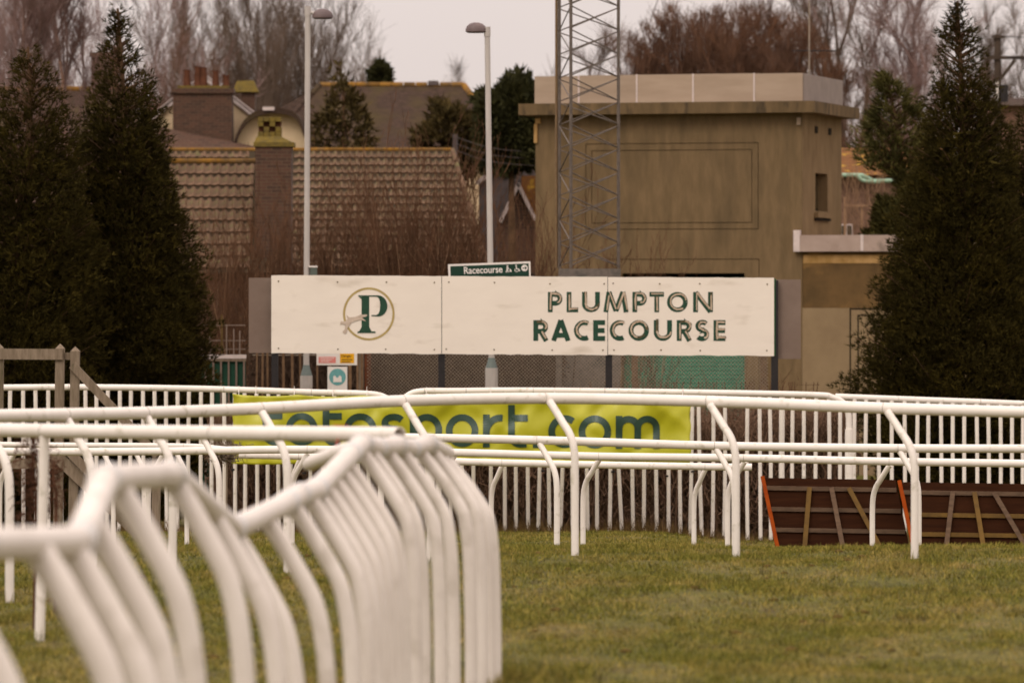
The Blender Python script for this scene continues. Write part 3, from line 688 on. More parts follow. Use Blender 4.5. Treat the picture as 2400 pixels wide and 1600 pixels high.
# ------------------------------------------------------------------ the PLUMPTON RACECOURSE board
SS = 157.0
def sgn(u, v, d=0.0):
    q = P(u, v, SS); return Vector((q.x, q.y - d, q.z))
def btop(x): return 645 + 6 * (x - 636) / 1179
def bbot(x): return 827 + 7 * (x - 636) / 1179
def make_board():
    gx = P(1225, 1200, SS); base = Vector((gx.x, gx.y, g(gx.x, gx.y)))
    root = thing('racecourse_sign', 'long cream racecourse sign board with green lettering on black legs', 'sign', base)
    edges = [(636, 1034.5), (1036, 1423.5), (1425, 1814)]
    panels = []
    for x0, x1 in edges:
        mb = MB(); n = 24; V = []; 
        top = [sgn(x0 + (x1 - x0) * i / n, btop(x0 + (x1 - x0) * i / n) + random.uniform(-.5, .5), .02) for i in range(n + 1)]
        bot = [sgn(x0 + (x1 - x0) * i / n, bbot(x0 + (x1 - x0) * i / n) + random.uniform(-1.0, 1.0), .02) for i in range(n + 1)]
        mb.poly(top + bot[::-1], (0, .02, 0)); panels.append(mb.build('panel', M_board, root))
    for x in (644, 1035, 1427, 1816):
        a = sgn(x, btop(x) + 6, -.056); b = sgn(x, 1200, -.056); b.z = g(b.x, b.y) - .2
        MB().bar(a, b, .10, .10).build('leg', M_black, root)
    for y in (690, 790):
        MB().bar(sgn(640, y, -.03), sgn(1812, y + 6, -.03), .09, .05).build('cross_rail', M_black, root)
    for (x0, x1, y0, y1) in ((582, 640, 651, 827), (1818, 1878, 655, 841)):
        MB().poly([sgn(x0, y0, -.12), sgn(x1, y0, -.12), sgn(x1, y1, -.12), sgn(x0, y1, -.12)], (0, .02, 0)).build('side_panel', M_boardback, root)
    MB().poly([sgn(1814.6, 652, .021), sgn(1819, 654, -.02), sgn(1819, 832, -.02), sgn(1814.6, 834, .021)], (0, .03, 0)).build('edge_trim', M_boardedge, root)
    bolts = [(653, 659), (791, 661), (906, 661), (1018, 662), (1052, 661), (1159, 662), (1289, 665), (1416, 665), (1437, 664), (1546, 665), (1640, 665), (1798, 666), (653, 816), (792, 818), (904, 818), (1018, 819), (1046, 818), (1158, 819), (1294, 820), (1413, 820), (1439, 820), (1549, 820), (1641, 821), (1797, 821)]
    for x, y in bolts:
        a = sgn(x, y, .02); MB().tube([a, a - Vector((0, .006, 0))], .012, 8).build('bolt', M_bolt, root)
    rows = [('PLUMPTON', 684, 731.5, [(1284, 1318), (1328, 1355), (1364, 1406), (1415, 1472), (1482, 1516), (1522, 1556), (1563, 1612), (1624, 1671)]),
            ('RACECOURSE', 750, 798.5, [(1250, 1285), (1292, 1337), (1345, 1381), (1390, 1418), (1429, 1464), (1473, 1521), (1532, 1575), (1586, 1621), (1629, 1662), (1672, 1700)])]
    rr = random.Random(5)
    for word, y0, y1, spans in rows:
        for k, (ch, (x0, x1)) in enumerate(zip(word, spans)):
            wd, st = CAPS[ch]; H = y1 - y0; sx = (x1 - x0) / wd; pan = panels[2] if x0 > 1424 else panels[1]
            mb = MB()
            for i, pts in enumerate(st):
                strip(mb, [(x0 + p[0] * sx, -(y1 - p[1] * H)) for p in pts], W * H, lambda a, b, d: sgn(a, -b, d), .0225 + .0006 * i)
            mb.build('letter', M_letter, pan)
            peel = {('RACECOURSE', 0): .45, ('RACECOURSE', 1): 0, ('RACECOURSE', 3): 0, ('RACECOURSE', 2): .7}.get((word, k), 1.0)
            if peel:
                for (fr, m_, dd, nm) in ((.52, M_peeledge, .026, 'peeled_edge'), (.36, M_peel, .029, 'peeled_film')):
                    mb = MB()
                    for i, pts in enumerate(st):
                        if peel < 1 and i == 0 and len(st) > 1: continue
                        q = [Vector((x0 + p[0] * sx, -(y1 - p[1] * H))) for p in pts]
                        m = len(q); a, b = (0, m) if m < 5 else (int(m * rr.uniform(0, .12)), m - int(m * rr.uniform(.05, .3)))
                        q = q[a:b]
                        if len(q) == 2:
                            q = [q[0].lerp(q[1], .06), q[0].lerp(q[1], rr.uniform(.3, .6)), q[0].lerp(q[1], rr.uniform(.78, .97))]
                        r2 = random.Random(k * 31 + i + len(word)); off = Vector((r2.uniform(0.6, 3.0), r2.uniform(.6, 2.8)))
                        q = [p + off + Vector((r2.uniform(-.8, .8), r2.uniform(-.8, .8))) for p in q]
                        ws = [W * H * fr * r2.uniform(.55, 1.15) for _ in q]
                        strip(mb, q, ws, lambda a_, b_, d: sgn(a_, -b_, d), dd + .0007 * i)
                    mb.build(nm, m_, pan)
    # the emblem: a gold ring, a serif P and a pale running horse across it
    p0 = panels[0]
    mb = MB(); strip(mb, arc(864.5, -735.5, 58, 59.5, 0, 360, 64), 5.2, lambda a, b, d: sgn(a, -b, d), .0225); mb.build('emblem_ring', M_gold, p0)
    mb = MB()
    strip(mb, [(856.5, -692), (856.5, -779)], 18, lambda a, b, d: sgn(a, -b, d), .0240)
    strip(mb, [(840, -693.5), (885, -693.5)], 3.2, lambda a, b, d: sgn(a, -b, d), .0246)
    strip(mb, [(842, -696), (850, -699)], [1, 6], lambda a, b, d: sgn(a, -b, d), .0252)
    bowl = arc(882, -716.5, 17.5, 23, 88, -92, 20)
    strip(mb, [(874, -693.6)] + bowl + [(871, -739.4)], [3] + [3 + 14 * math.sin(math.pi * i / 20) ** 1.3 for i in range(21)] + [3], lambda a, b, d: sgn(a, -b, d), .0258)
    strip(mb, [(838, -778.3), (880, -778.3)], 3.6, lambda a, b, d: sgn(a, -b, d), .0264)
    strip(mb, [(856.5, -766), (856.5, -777)], [18, 30], lambda a, b, d: sgn(a, -b, d), .0270)
    mb.build('emblem_letter', M_letter, p0)
    hp = [(880, 520), (905, 545), (960, 540), (1010, 520), (1065, 520), (1060, 535), (1020, 545), (1055, 580), (1010, 565), (960, 575), (925, 592), (893, 632), (880, 680), (862, 690), (846, 672), (866, 650), (872, 612), (842, 600), (824, 612), (830, 580), (868, 580), (890, 560)]
    MB().poly([sgn(580 + a / 3.794, 600 + b / 3.794, .031) for a, b in hp], (0, .0025, 0)).build('emblem_horse', M_horse, p0)
make_board()

# ------------------------------------------------------------------ lamp posts, direction sign
def lamp_post(label, x_top, y_top, x_bot, s, head_side, extra=False):
    b = P(x_bot, 1200, s); b.z = g(b.x, b.y); t = P(x_top, y_top, s)
    root = thing('lamp_post', label, 'lamp post', b, 'street lamps behind the sign')
    z0, z1 = zof(880 if extra else 862, s), zof(855 if extra else 838, s)
    r0 = .098
    MB().tube([Vector((b.x, b.y, b.z - .2)), Vector((b.x, b.y, z0))], r0, 16).build('base_column', M_lamp, root, smooth=True)
    MB().tube([Vector((b.x, b.y, z0 + .001)), Vector((b.x, b.y, z0 + (z1 - z0) * .7)), Vector((b.x, b.y, z1))], [r0 - .004, .060, .049], 16).build('shoulder', M_lampbase, root, smooth=True)
    MB().box((b.x - .05, b.y - .102, z0 - .62), (b.x + .05, b.y - .095, z0 - .12)).build('access_door', M_lamp, root)
    MB().tube([Vector((b.x, b.y, z1)), Vector((b.x, b.y, z1 + .1)), t.lerp(Vector((b.x, b.y, z1)), .5), t], [.047, .047, .045, .043], 14).build('column', M_lamp, root, smooth=True)
    d = head_side
    # lantern: a shallow bowl housing on a short bracket
    hs = MB(); n = 16; L = .33
    c = t + Vector((d * (.235 if extra else .175), 0, -.115 if extra else -.01))
    rings = [(-.055, .13, .08), (-.035, .165, .11), (.0, .165, .11), (.05, .145, .10), (.09, .10, .07), (.108, .04, .03)]
    V = []; Fc = []
    for z, rx, ry in rings:
        for k in range(n):
            a = 2 * math.pi * k / n; V.append(c + Vector((rx * math.cos(a), ry * math.sin(a), z)))
    for i in range(len(rings) - 1):
        for k in range(n): Fc.append((i * n + k, i * n + (k + 1) % n, (i + 1) * n + (k + 1) % n, (i + 1) * n + k))
    Fc += [tuple(reversed(range(n))), tuple((len(rings) - 1) * n + k for k in range(n))]
    hs.add(V, Fc)
    hd = hs.build('lamp_head', M_lamphead, root, smooth=True)
    MB().tube([t + Vector((0, 0, -.12)), t + Vector((0, 0, .03))], .052, 12).build('bracket', M_lamp, root, smooth=True)
    MB().tube([t + Vector((0, 0, -.06)), c + Vector((-d * .10, 0, .03))], .028, 8).build('arm', M_lamp, root, smooth=True)
    if extra:
        bx = P(735, 634, s); MB().box((bx.x - .055, bx.y - .05, bx.z - .08), (bx.x + .055, bx.y + .05, bx.z + .05)).build('switch_box', M_box, root)
        MB().box((bx.x - .075, bx.y - .06, bx.z + .05), (bx.x + .062, bx.y + .06, bx.z + .075)).build('box_lid', M_white, root)
    return root
lamp_post('pale grey lamp post left of the round emblem, small box on its column', 721.5, 20, 718, 148, 1, True)
lamp_post('pale grey lamp post rising behind the small green direction sign', 1142, 68, 1152, 150, -1)

def make_direction_sign():
    s = 152.0; a0 = P(1050, 619.5, s); ux = (P(1243, 612.5, s) - a0); L = ux.length; ux.normalize(); uz = Vector((0, 1, 0)).cross(ux) * -1
    uz = Vector((-ux.z, 0, ux.x))
    def S(u, v, d=0): return a0 + ux * (u / s) - uz * (v / s) + Vector((0, -d, 0))
    root = thing('direction_sign', 'small dark green direction sign reading Racecourse with arrow, above the board', 'sign', S(96, 46))
    Wd, Hd = 193, 46
    MB().poly([S(0, 0, .0), S(Wd, 0, .0), S(Wd, Hd, .0), S(0, Hd, .0)], (0, .012, 0)).build('border', M_white, root)
    MB().poly([S(5, 4.5, .004), S(Wd - 4, 4.5, .004), S(Wd - 4, Hd - 4.5, .004), S(5, Hd - 4.5, .004)], (0, .0035, 0)).build('face', M_signgreen, root)
    fc = bpy.data.curves.new('t', 'FONT'); fc.body = 'Racecourse'; fc.size = 1.0; fc.offset = .012
    to = bpy.data.objects.new('t', fc); col.objects.link(to)
    dg = bpy.context.evaluated_depsgraph_get(); me = bpy.data.meshes.new_from_object(to.evaluated_get(dg)); bpy.data.objects.remove(to)
    xs = [v.co.x for v in me.vertices]; ys = [v.co.y for v in me.vertices]; x0, x1, y0, y1 = min(xs), max(xs), min(ys), max(ys)
    for v in me.vertices:
        u = 37 + (v.co.x - x0) / (x1 - x0) * 90; w_ = 24 - (v.co.y - y0) / (y1 - y0) * 16.5; v.co = S(u, w_, .007)
    link_mesh('lettering', me, M_white, root)
    f = lambda a, b, d: S(a, -b, d)
    mb = MB()                                     # walking figure with a child
    strip(mb, arc(139, -8.5, .9, .9, 0, 360, 10), 1.8, f, .007); strip(mb, [(139, -10.5), (138.5, -16)], 3.2, f, .0074); strip(mb, [(138.6, -15.5), (135.5, -23.5)], 2.2, f, .0078); strip(mb, [(138.6, -15.5), (140.6, -23.5)], 2.0, f, .0082)
    strip(mb, [(139.5, -12), (143, -16.5)], 1.4, f, .0086); strip(mb, [(145, -16.5), (147.5, -23)], 2.6, f, .009); strip(mb, [(145.5, -18), (143.6, -23)], 1.4, f, .0094)
    mb.build('walking_symbol', M_white, root)
    mb = MB()                                     # wheelchair
    strip(mb, arc(159.5, -8.2, .8, .8, 0, 360, 10), 1.7, f, .007); strip(mb, [(159.6, -10), (160.2, -16.5), (165, -16.8), (167.5, -22)], 2.2, f, .0074); strip(mb, arc(160.5, -18.5, 4.4, 4.4, 150, 350, 14), 1.5, f, .0078)
    mb.build('wheelchair_symbol', M_white, root)
    MB().poly([S(179 + 7.6 * math.cos(t), 15 + 7.6 * math.sin(t), .009) for t in np.linspace(0, 2 * math.pi, 28)[:-1]], (0, .002, 0)).build('arrow_disc', M_white, root)
    mb = MB(); strip(mb, [(174.3, -15), (182.5, -15)], 2.0, f, .0105); strip(mb, [(180, -11.6), (183.6, -15), (180, -18.4)], 1.9, f, .011); mb.build('arrow', M_signgreen, root)
    MB().tube([S(98, 20, -.06) + Vector((-.08, 0, 0)), S(98, 20, -.06) + Vector((.08, 0, 0))], .018, 8).build('clamp', M_grey_steel, root)
make_direction_sign()

# ------------------------------------------------------------------ the lattice mast
def make_mast():
    s = 141.0; A = P(1338, 640, s); zb = A.z; gzz = g(A.x, A.y)
    root = thing('lattice_mast', 'grey steel lattice mast standing on a concrete pier behind the sign', 'mast', (A.x + .35, A.y + .4, gzz))
    L = 1.05; th = math.radians(40)
    A2 = Vector((A.x, A.y)); C2 = A2 + L * Vector((math.cos(th), math.sin(th))); B2 = A2 + L * Vector((math.cos(th + math.pi / 3), math.sin(th + math.pi / 3)))
    ztop = 13.5; legs = [A2, C2, B2]
    zb = zof(628, s)
    for q in legs: MB().tube([Vector((q.x, q.y, zb)), Vector((q.x, q.y, ztop))], .027, 8).build('leg', M_grey_steel, root, smooth=True)
    MB().tube([Vector((B2.x - .05, B2.y, zb)), Vector((B2.x - .05, B2.y, ztop))], .022, 8).build('conduit', M_tan, root, smooth=True)
    bay = .395; nb = int((ztop - zb - .1) / bay)
    for (q, r) in ((A2, C2), (C2, B2), (B2, A2)):
        for k in range(nb):
            z0 = zb + .04 + k * bay; z1 = z0 + bay * .93
            for (za, zc) in ((z0, z1), (z1, z0)):
                if (q is B2) and ((k + (za > zc)) % 2): continue
                MB().tube([Vector((q.x, q.y, za)), Vector((r.x, r.y, zc))], .0105, 6).build('brace', M_grey_steel, root)
    x0, x1, y0, y1 = B2.x - .02, C2.x + .03, A.y - .08, A.y + 1.15
    nblk = 6; hh = (zb - gzz + .1) / nblk
    for k in range(nblk):
        i = .006 if k % 2 else 0
        MB().box((x0 + i, y0 + i, gzz - .1 + k * hh), (x1 - i, y1 - i, gzz - .1 + (k + 1) * hh - .012)).build('concrete_block', M_conc, root)
make_mast()

# ------------------------------------------------------------------ the rendered building
def make_building():
    a = math.radians(16); s = 117.0
    C0 = P(1880, 640, s); fx, fy = -math.cos(a), math.sin(a); hx, hy = math.sin(a), math.cos(a)
    gzz = g(C0.x, C0.y)
    def B(u, v, z): return Vector((C0.x + fx * u + hx * v, C0.y + fy * u + hy * v, z))
    def Z(y): return zof(y, s)
    def U(x):  # along the front, from the right corner
        k = (x - 1200) / FOC; return (C0.x - k * C0.y) / (-fx + k * fy)
    root = thing('rendered_building', 'tall flat-roofed olive brown rendered building with a green roller shutter', 'building', (C0.x, C0.y, gzz))
    W_, D_ = U(1255), 3.69
    def bx(name, m, u0, u1, v0, v1, z0, z1, par=root):
        mb = MB(); mb.hexa([B(u0, v0, z0), B(u1, v0, z0), B(u1, v1, z0), B(u0, v1, z0), B(u0, v0, z1), B(u1, v0, z1), B(u1, v1, z1), B(u0, v1, z1)])
        return mb.build(name, m, par)
    zt = Z(265); zlo = gzz - .3
    ou0, ou1, oz = U(1745), U(1458), Z(640)
    t = .30
    # core walls, set 3 cm behind the facing so that the scored joints are real grooves
    core = MB()
    def cb(u0, u1, v0, v1, z0, z1): core.hexa([B(u0, v0, z0), B(u1, v0, z0), B(u1, v1, z0), B(u0, v1, z0), B(u0, v0, z1), B(u1, v0, z1), B(u1, v1, z1), B(u0, v1, z1)])
    cb(.03, ou0, .03, t, zlo, zt); cb(ou1, W_ - .03, .03, t, zlo, zt); cb(ou0, ou1, .03, t, oz, zt)
    core.build('wall', M_render_, root)
    p1 = (U(1778), U(1372), Z(537), Z(333)); p2 = (U(1763), U(1386), Z(522), Z(349)); gp = .016
    def ring(name, m, o, i):   # facing between an outer and an inner rectangle (u0,u1,z0,z1)
        mb = MB()
        def q(u0, u1, z0, z1): mb.hexa([B(u0, 0, z0), B(u1, 0, z0), B(u1, .03, z0), B(u0, .03, z0), B(u0, 0, z1), B(u1, 0, z1), B(u1, .03, z1), B(u0, .03, z1)])
        q(o[0], i[0], o[2], o[3]); q(i[1], o[1], o[2], o[3]); q(i[0], i[1], i[3], o[3]); q(i[0], i[1], o[2], i[2])
        mb.build(name, m, root)
    band = Z(560)
    ring('facing', M_render_, (0, W_, band, zt), p1)
    ring('panel_border', M_render_, (p1[0] + gp, p1[1] - gp, p1[2] + gp, p1[3] - gp), p2)
    bx('panel', M_render_, p2[0] + gp, p2[1] - gp, 0, .03, p2[2] + gp, p2[3] - gp)
    l1 = (U(1778), U(1425), zlo, Z(608))
    mb = MB()
    def q3(u0, u1, z0, z1): mb.hexa([B(u0, 0, z0), B(u1, 0, z0), B(u1, .03, z0), B(u0, .03, z0), B(u0, 0, z1), B(u1, 0, z1), B(u1, .03, z1), B(u0, .03, z1)])
    q3(0, l1[0] - gp, zlo, band - .001); q3(l1[1] + gp, W_, zlo, band - .001); q3(l1[0] - gp, l1[1] + gp, l1[3] + gp, band - .001)
    q3(l1[0], ou0, zlo, l1[3]); q3(ou1, l1[1], zlo, l1[3]); q3(ou0, ou1, oz, l1[3]); mb.build('facing', M_render_, root)
    # shutter of horizontal ribs
    mb = MB(); n = int((oz - zlo) / .085)
    for k in range(n):
        z0 = zlo + k * .085
        mb.hexa([B(ou0 - .02, .17, z0), B(ou1 + .02, .17, z0), B(ou1 + .02, .20, z0), B(ou0 - .02, .20, z0), B(ou0 - .02, .185, z0 + .084), B(ou1 + .02, .185, z0 + .084), B(ou1 + .02, .20, z0 + .084), B(ou0 - .02, .20, z0 + .084)])
    mb.build('roller_shutter', M_shutter, root)
    # the right side wall with its window
    s0, s1, wz0, wz1 = 1.20, 2.35, Z(492), Z(402)
    mb = MB()
    def sd(v0, v1, z0, z1): mb.hexa([B(0, v0, z0), B(.25, v0, z0), B(.25, v1, z0), B(0, v1, z0), B(0, v0, z1), B(.25, v0, z1), B(.25, v1, z1), B(0, v1, z1)])
    sd(.302, s0, zlo, zt); sd(s1, D_, zlo, zt); sd(s0, s1, zlo, wz0); sd(s0, s1, wz1, zt)
    mb.hexa([B(-.003, .03, zlo), B(.03, .03, zlo), B(.03, .302, zlo), B(-.003, .302, zlo), B(-.003, .03, zt), B(.03, .03, zt), B(.03, .302, zt), B(-.003, .302, zt)])
    mb.build('side_wall', M_render2, root)
    wn_ = bx('window', M_dark, .20, .25, s0, s1, wz0, wz1)
    bx('pane', M_glass, .19, .199, s0 + .3, s1 - .05, wz0 + .05, wz1 - .03, wn_); bx('glazing_bar', M_metalgreen, .17, .19, s0 + .02, s0 + .3, wz0, wz1, wn_)
    bx('window_sill', M_render2, -.09, -.001, s0 - .1, s1 + .1, Z(508), Z(496)); bx('under_sill_strip', M_dark, -.05, -.001, s0 - .1, s1 + .1, Z(515), Z(509))  # the second box is a thin dark strip just below the sill
    for v in (1.15, 2.42): bx('vent_slot', M_dark, -.02, -.001, v, v + .22, Z(308), Z(292))
    # back and left walls, roof
    bx('rear_wall', M_render_, .02, W_ - .02, D_ - .25, D_ - .001, zlo, zt - .002); bx('side_wall', M_render_, W_ - .25, W_ - .032, .301, D_ - .251, zlo, zt - .002)
    bx('cornice', M_cornice, -.32, W_ + .27, -.32, D_ + .3, zt, Z(238))
    bx('roof', M_conc, .1, W_ - .1, .1, D_ - .1, Z(238), Z(234))
    us = [U(x) for x in (1882, 1768, 1625, 1493, 1357, 1253)]
    for i in range(5): bx('parapet_panel', M_parapet, us[i] + .006, us[i + 1] - .006, -.02, .03, Z(238) + .002, Z(171) + random.uniform(-.012, .012))
    bx('parapet_panel', M_parapet_shade, -.03, .004, .032, D_, Z(238) + .002, Z(172)); bx('parapet_panel', M_parapet_shade, W_ - .03, W_ + .01, .032, D_, Z(238) + .002, Z(172)); bx('parapet_panel', M_parapet_shade, .006, W_ - .032, D_ - .03, D_, Z(238) + .002, Z(173))
    for u in us[1:-1]: bx('parapet_strap', M_barge, u - .016, u + .016, -.03, -.021, Z(238) + .004, Z(170))
    # broken bits of down pipe at the two front corners
    bx('pipe_bracket', M_parapet, .03, .10, -.06, -.001, Z(293), Z(276)); bx('pipe_bracket', M_strip, W_ - .12, W_ - .01, -.06, -.001, Z(284), Z(272)); bx('down_pipe', M_strip, W_ - .05, W_ + .02, -.05, -.001, Z(330), Z(285))
    # the low annex on the right
    s = 119
    AW = -3.4
    bx('annex_wall', M_brownwall, AW, -.005, .02, 3.0, zof(722, s), zof(589, s)); bx('annex_base_wall', M_beige, AW, -.004, .0, 3.02, zlo, zof(722, s) - .002)
    bx('flaking_strip', M_strip, AW, -.02, .008, .019, zof(616, s), zof(596, s))
    bx('annex_fascia', M_cap, AW - .1, .02, -.12, 3.1, zof(588, s), zof(549, s)); bx('fascia_end', M_barge, .021, .15, -.13, .3, zof(588, s), zof(537, s))
    bx('fascia_joint', M_barge, -1.28, -1.22, -.13, -.121, zof(587, s), zof(548, s))
    d0, d1 = -1.0, -2.2
    for (u0, u1, z0, z1) in ((d0, d0 + .03, zlo, zof(722, s)), (d1, d0, zof(726, s), zof(722.5, s)), (d0 - .16, d0 - .13, zlo, zof(738, s)), (d1, d0 - .13, zof(741, s), zof(738, s))):
        bx('door_groove', M_dark, u0, u1, -.004, -.0005, z0, z1)
    # aerial on the roof
    ap = B(U(1930) if False else -.1, 1.2, Z(240)); ax = P(1930, 175, 113); at = P(1930, -60, 113)
    ar = thing('roof_aerial', 'thin television aerial pole standing on the flat roof', 'aerial', (ax.x - .35, ax.y, Z(234)))
    mb = MB(); b0 = Vector((ax.x - .32, ax.y + .4, Z(234)))
    b0 = B(.35, 2.2, Z(234)); k = (1930 - 1200) / FOC; 
    mb.tube([b0, b0 + Vector((0, 0, 2.2))], .016, 8).build('mast', M_wire, ar)
    mb = MB(); zz = b0.z + 1.15; mb.tube([b0 + Vector((-.35, 0, 1.15)), b0 + Vector((.55, .1, 1.15))], .012, 6)
    for i in range(7): mb.tube([b0 + Vector((-.3 + i * .13, -.18, 1.15)), b0 + Vector((-.3 + i * .13, .2, 1.15))], .006, 5)
    mb.build('aerial_array', M_black, ar)
make_building()

# ------------------------------------------------------------------ chain link, palings, small signs, green gate
def make_chainlink():
    s = 146.0; Y = FOC / s; x0, x1 = xof(860, s), xof(1800, s); zg = g(0, Y); z1 = zg + 3.1
    root = thing('chain_link_fence', 'chain link fence running behind the legs of the sign', 'fence', ((x0 + x1) / 2, Y, zg))
    p = .058; H = z1 - zg; n = int((x1 - x0 + H) / (p * 1.0)); V = []; T = []
    w = .0052
    for sgn_ in (1, -1):
        for i in range(n + 1):
            xa = (x0 - H + i * p) if sgn_ > 0 else (x0 + i * p); 
            a, b = (xa, zg), (xa + sgn_ * H, z1)
            if sgn_ > 0:
                ta = max(0, (x0 - xa) / H); tb = min(1, (x1 - xa) / H)
            else:
                ta = max(0, (xa - x1) / H); tb = min(1, (xa - x0) / H)
            if tb <= ta: continue
            q0 = (a[0] + (b[0] - a[0]) * ta, a[1] + (b[1] - a[1]) * ta); q1 = (a[0] + (b[0] - a[0]) * tb, a[1] + (b[1] - a[1]) * tb)
            k = len(V); yy = Y + .003 * sgn_
            V += [(q0[0] - w, yy, q0[1]), (q0[0] + w, yy, q0[1]), (q1[0] + w, yy, q1[1]), (q1[0] - w, yy, q1[1])]
            T += [(k, k + 1, k + 2, k + 3)]
    o = link_mesh('wire_mesh', array_mesh('wire_mesh', np.array(V), np.array(T)), M_wire, root); o['kind'] = 'stuff'
    for x, m in ((862, M_rustpost), (1310, M_conc), (1488, M_stake), (1790, M_stake)):
        X = xof(x, s); MB().box((X - .05, Y + .01, zg - .2), (X + .05, Y + .11, z1)).build('post', m, root)
make_chainlink()

def make_palings():
    s = 147.0; Y = FOC / s; zg = g(0, Y); x0 = xof(597, s)
    root = thing('paling_fence', 'brown split paling fence behind the left end of the sign', 'fence', (xof(720, s), Y, zg))
    for x in (597, 612, 630, 667, 686, 705, 746, 775, 820, 838, 851):
        X = xof(x, s) + random.uniform(-.01, .01); MB().bar((X, Y + random.uniform(-.01, .01), zg - .1), (X + random.uniform(-.03, .03), Y, zof(815 + random.uniform(-25, 5), s)), random.uniform(.03, .05), .025).build('paling', M_stake, root)
    MB().bar((xof(845, s), Y + .06, zg - .2), (xof(845, s), Y + .06, zof(780, s)), .10, .10).build('post', M_wood, root)
    for z in (.05, 1.0): MB().tube([Vector((xof(592, s), Y + .03, z)), Vector((xof(850, s), Y + .03, z))], .008, 6).build('wire', M_wire, root)
make_palings()

def make_small_signs():
    s = 149.5
    def S(x, y, d=0): q = P(x, y, s); return q + Vector((0, -d, 0))
    def plate(par, nm, m, x0, x1, y0, y1, d, th=.002): return MB().poly([S(x0, y0, d), S(x1, y0, d), S(x1, y1, d), S(x0, y1, d)], (0, th, 0)).build(nm, m, par)
    a = thing('warning_sign', 'white warning plate with a pink and a yellow panel under the board', 'sign', S(790, 854))
    plate(a, 'plate', M_white, 742, 837, 818, 855.5, 0, .006)
    plate(a, 'red_panel', M_signred, 747, 787, 836, 850.5, .004); plate(a, 'yellow_panel', M_signyel, 797, 830, 822, 850.5, .004)
    for i, y in enumerate((839, 843, 847)): plate(a, 'print_line', M_white, 751, 783 - 5 * i, y - .6, y + .6, .0065)
    fc = bpy.data.curves.new('t', 'FONT'); fc.body = 'Danger'; fc.size = 1.0; fc.offset = .01
    to = bpy.data.objects.new('t', fc); col.objects.link(to)
    dg = bpy.context.evaluated_depsgraph_get(); me = bpy.data.meshes.new_from_object(to.evaluated_get(dg)); bpy.data.objects.remove(to)
    xs = [v.co.x for v in me.vertices]; ys = [v.co.y for v in me.vertices]
    for v in me.vertices: v.co = S(800 + (v.co.x - min(xs)) / (max(xs) - min(xs)) * 24, 838.5 - (v.co.y - min(ys)) / (max(ys) - min(ys)) * 7.5, .0065)
    link_mesh('lettering', me, M_black, a)
    for i, y in enumerate((842.5, 847.5)): plate(a, 'print_line', M_black, 800, 826 - 4 * i, y - .8, y + .8, .0065)
    b = thing('instruction_sign', 'white plate with a faded teal disc and hi-vis vest symbol', 'sign', S(790, 915))
    plate(b, 'plate', M_white, 767.5, 814, 859, 916, 0, .006)
    MB().poly([S(791 + 19.5 * math.cos(t), 883 + 19.5 * math.sin(t), .004) for t in np.linspace(0, 2 * math.pi, 32)[:-1]], (0, .002, 0)).build('disc', M_signblu, b)
    MB().poly([S(x, y, .0065) for x, y in ((781, 895), (781, 882), (785, 879), (789, 885), (792, 885), (796, 879), (800, 882), (801, 895))], (0, .002, 0)).build('vest_symbol', M_white, b)
    pst = thing('sign_post', 'thin steel post carrying the two small safety signs', 'post', (S(790, 900).x, S(790, 900).y + .03, g(0, 80)))
    MB().tube([Vector((S(790, 0).x, S(790, 0).y + .03, g(0, 80) - .1)), S(790, 818, -.03)], .02, 8).build('pole', M_grey_steel, pst)
make_small_signs()

def make_gate():
    s = 146.0; Y = FOC / s; zg = g(0, Y)
    root = thing('green_gate', 'dark green barred gate with a pale top rail beside the cypress', 'gate', (xof(530, s), Y, zg))
    MB().box((xof(440, s), Y - .03, zof(840, s)), (xof(577, s), Y + .05, zof(831, s))).build('top_rail', M_barge, root)
    MB().box((xof(440, s), Y - .02, zof(846, s)), (xof(577, s), Y + .03, zof(841, s))).build('under_rail', M_wood, root)
    for x in range(446, 580, 18):
        X = xof(x, s); MB().box((X - .015, Y - .02, zg), (X + .015, Y + .01, zof(846.5, s))).build('bar', M_boardback, root)
    MB().box((xof(440, s), Y + .03, zg), (xof(576, s), Y + .05, zof(847, s))).build('sheet', M_metalgreen, root)
    w = thing('garden_trellis', 'thin pale trellis of posts and rails above the green gate', 'trellis', (xof(530, s), Y + 1.0, zg))
    s2 = FOC / (Y + 1.0)
    for x, y in ((492, 742), (520, 738), (531, 760), (548, 770), (562, 775)): MB().bar((xof(x, s2), Y + 1, zg), (xof(x, s2), Y + 1, zof(y, s2)), .03 if x == 520 else .02, .03).build('post', M_straw if x == 520 else M_boardback, w)
    for y in (762, 798, 818): MB().bar((xof(440, s2), Y + 1.03, zof(y, s2)), (xof(575, s2), Y + 1.03, zof(y, s2)), .016, .02).build('rail', M_boardback, w)
make_gate()

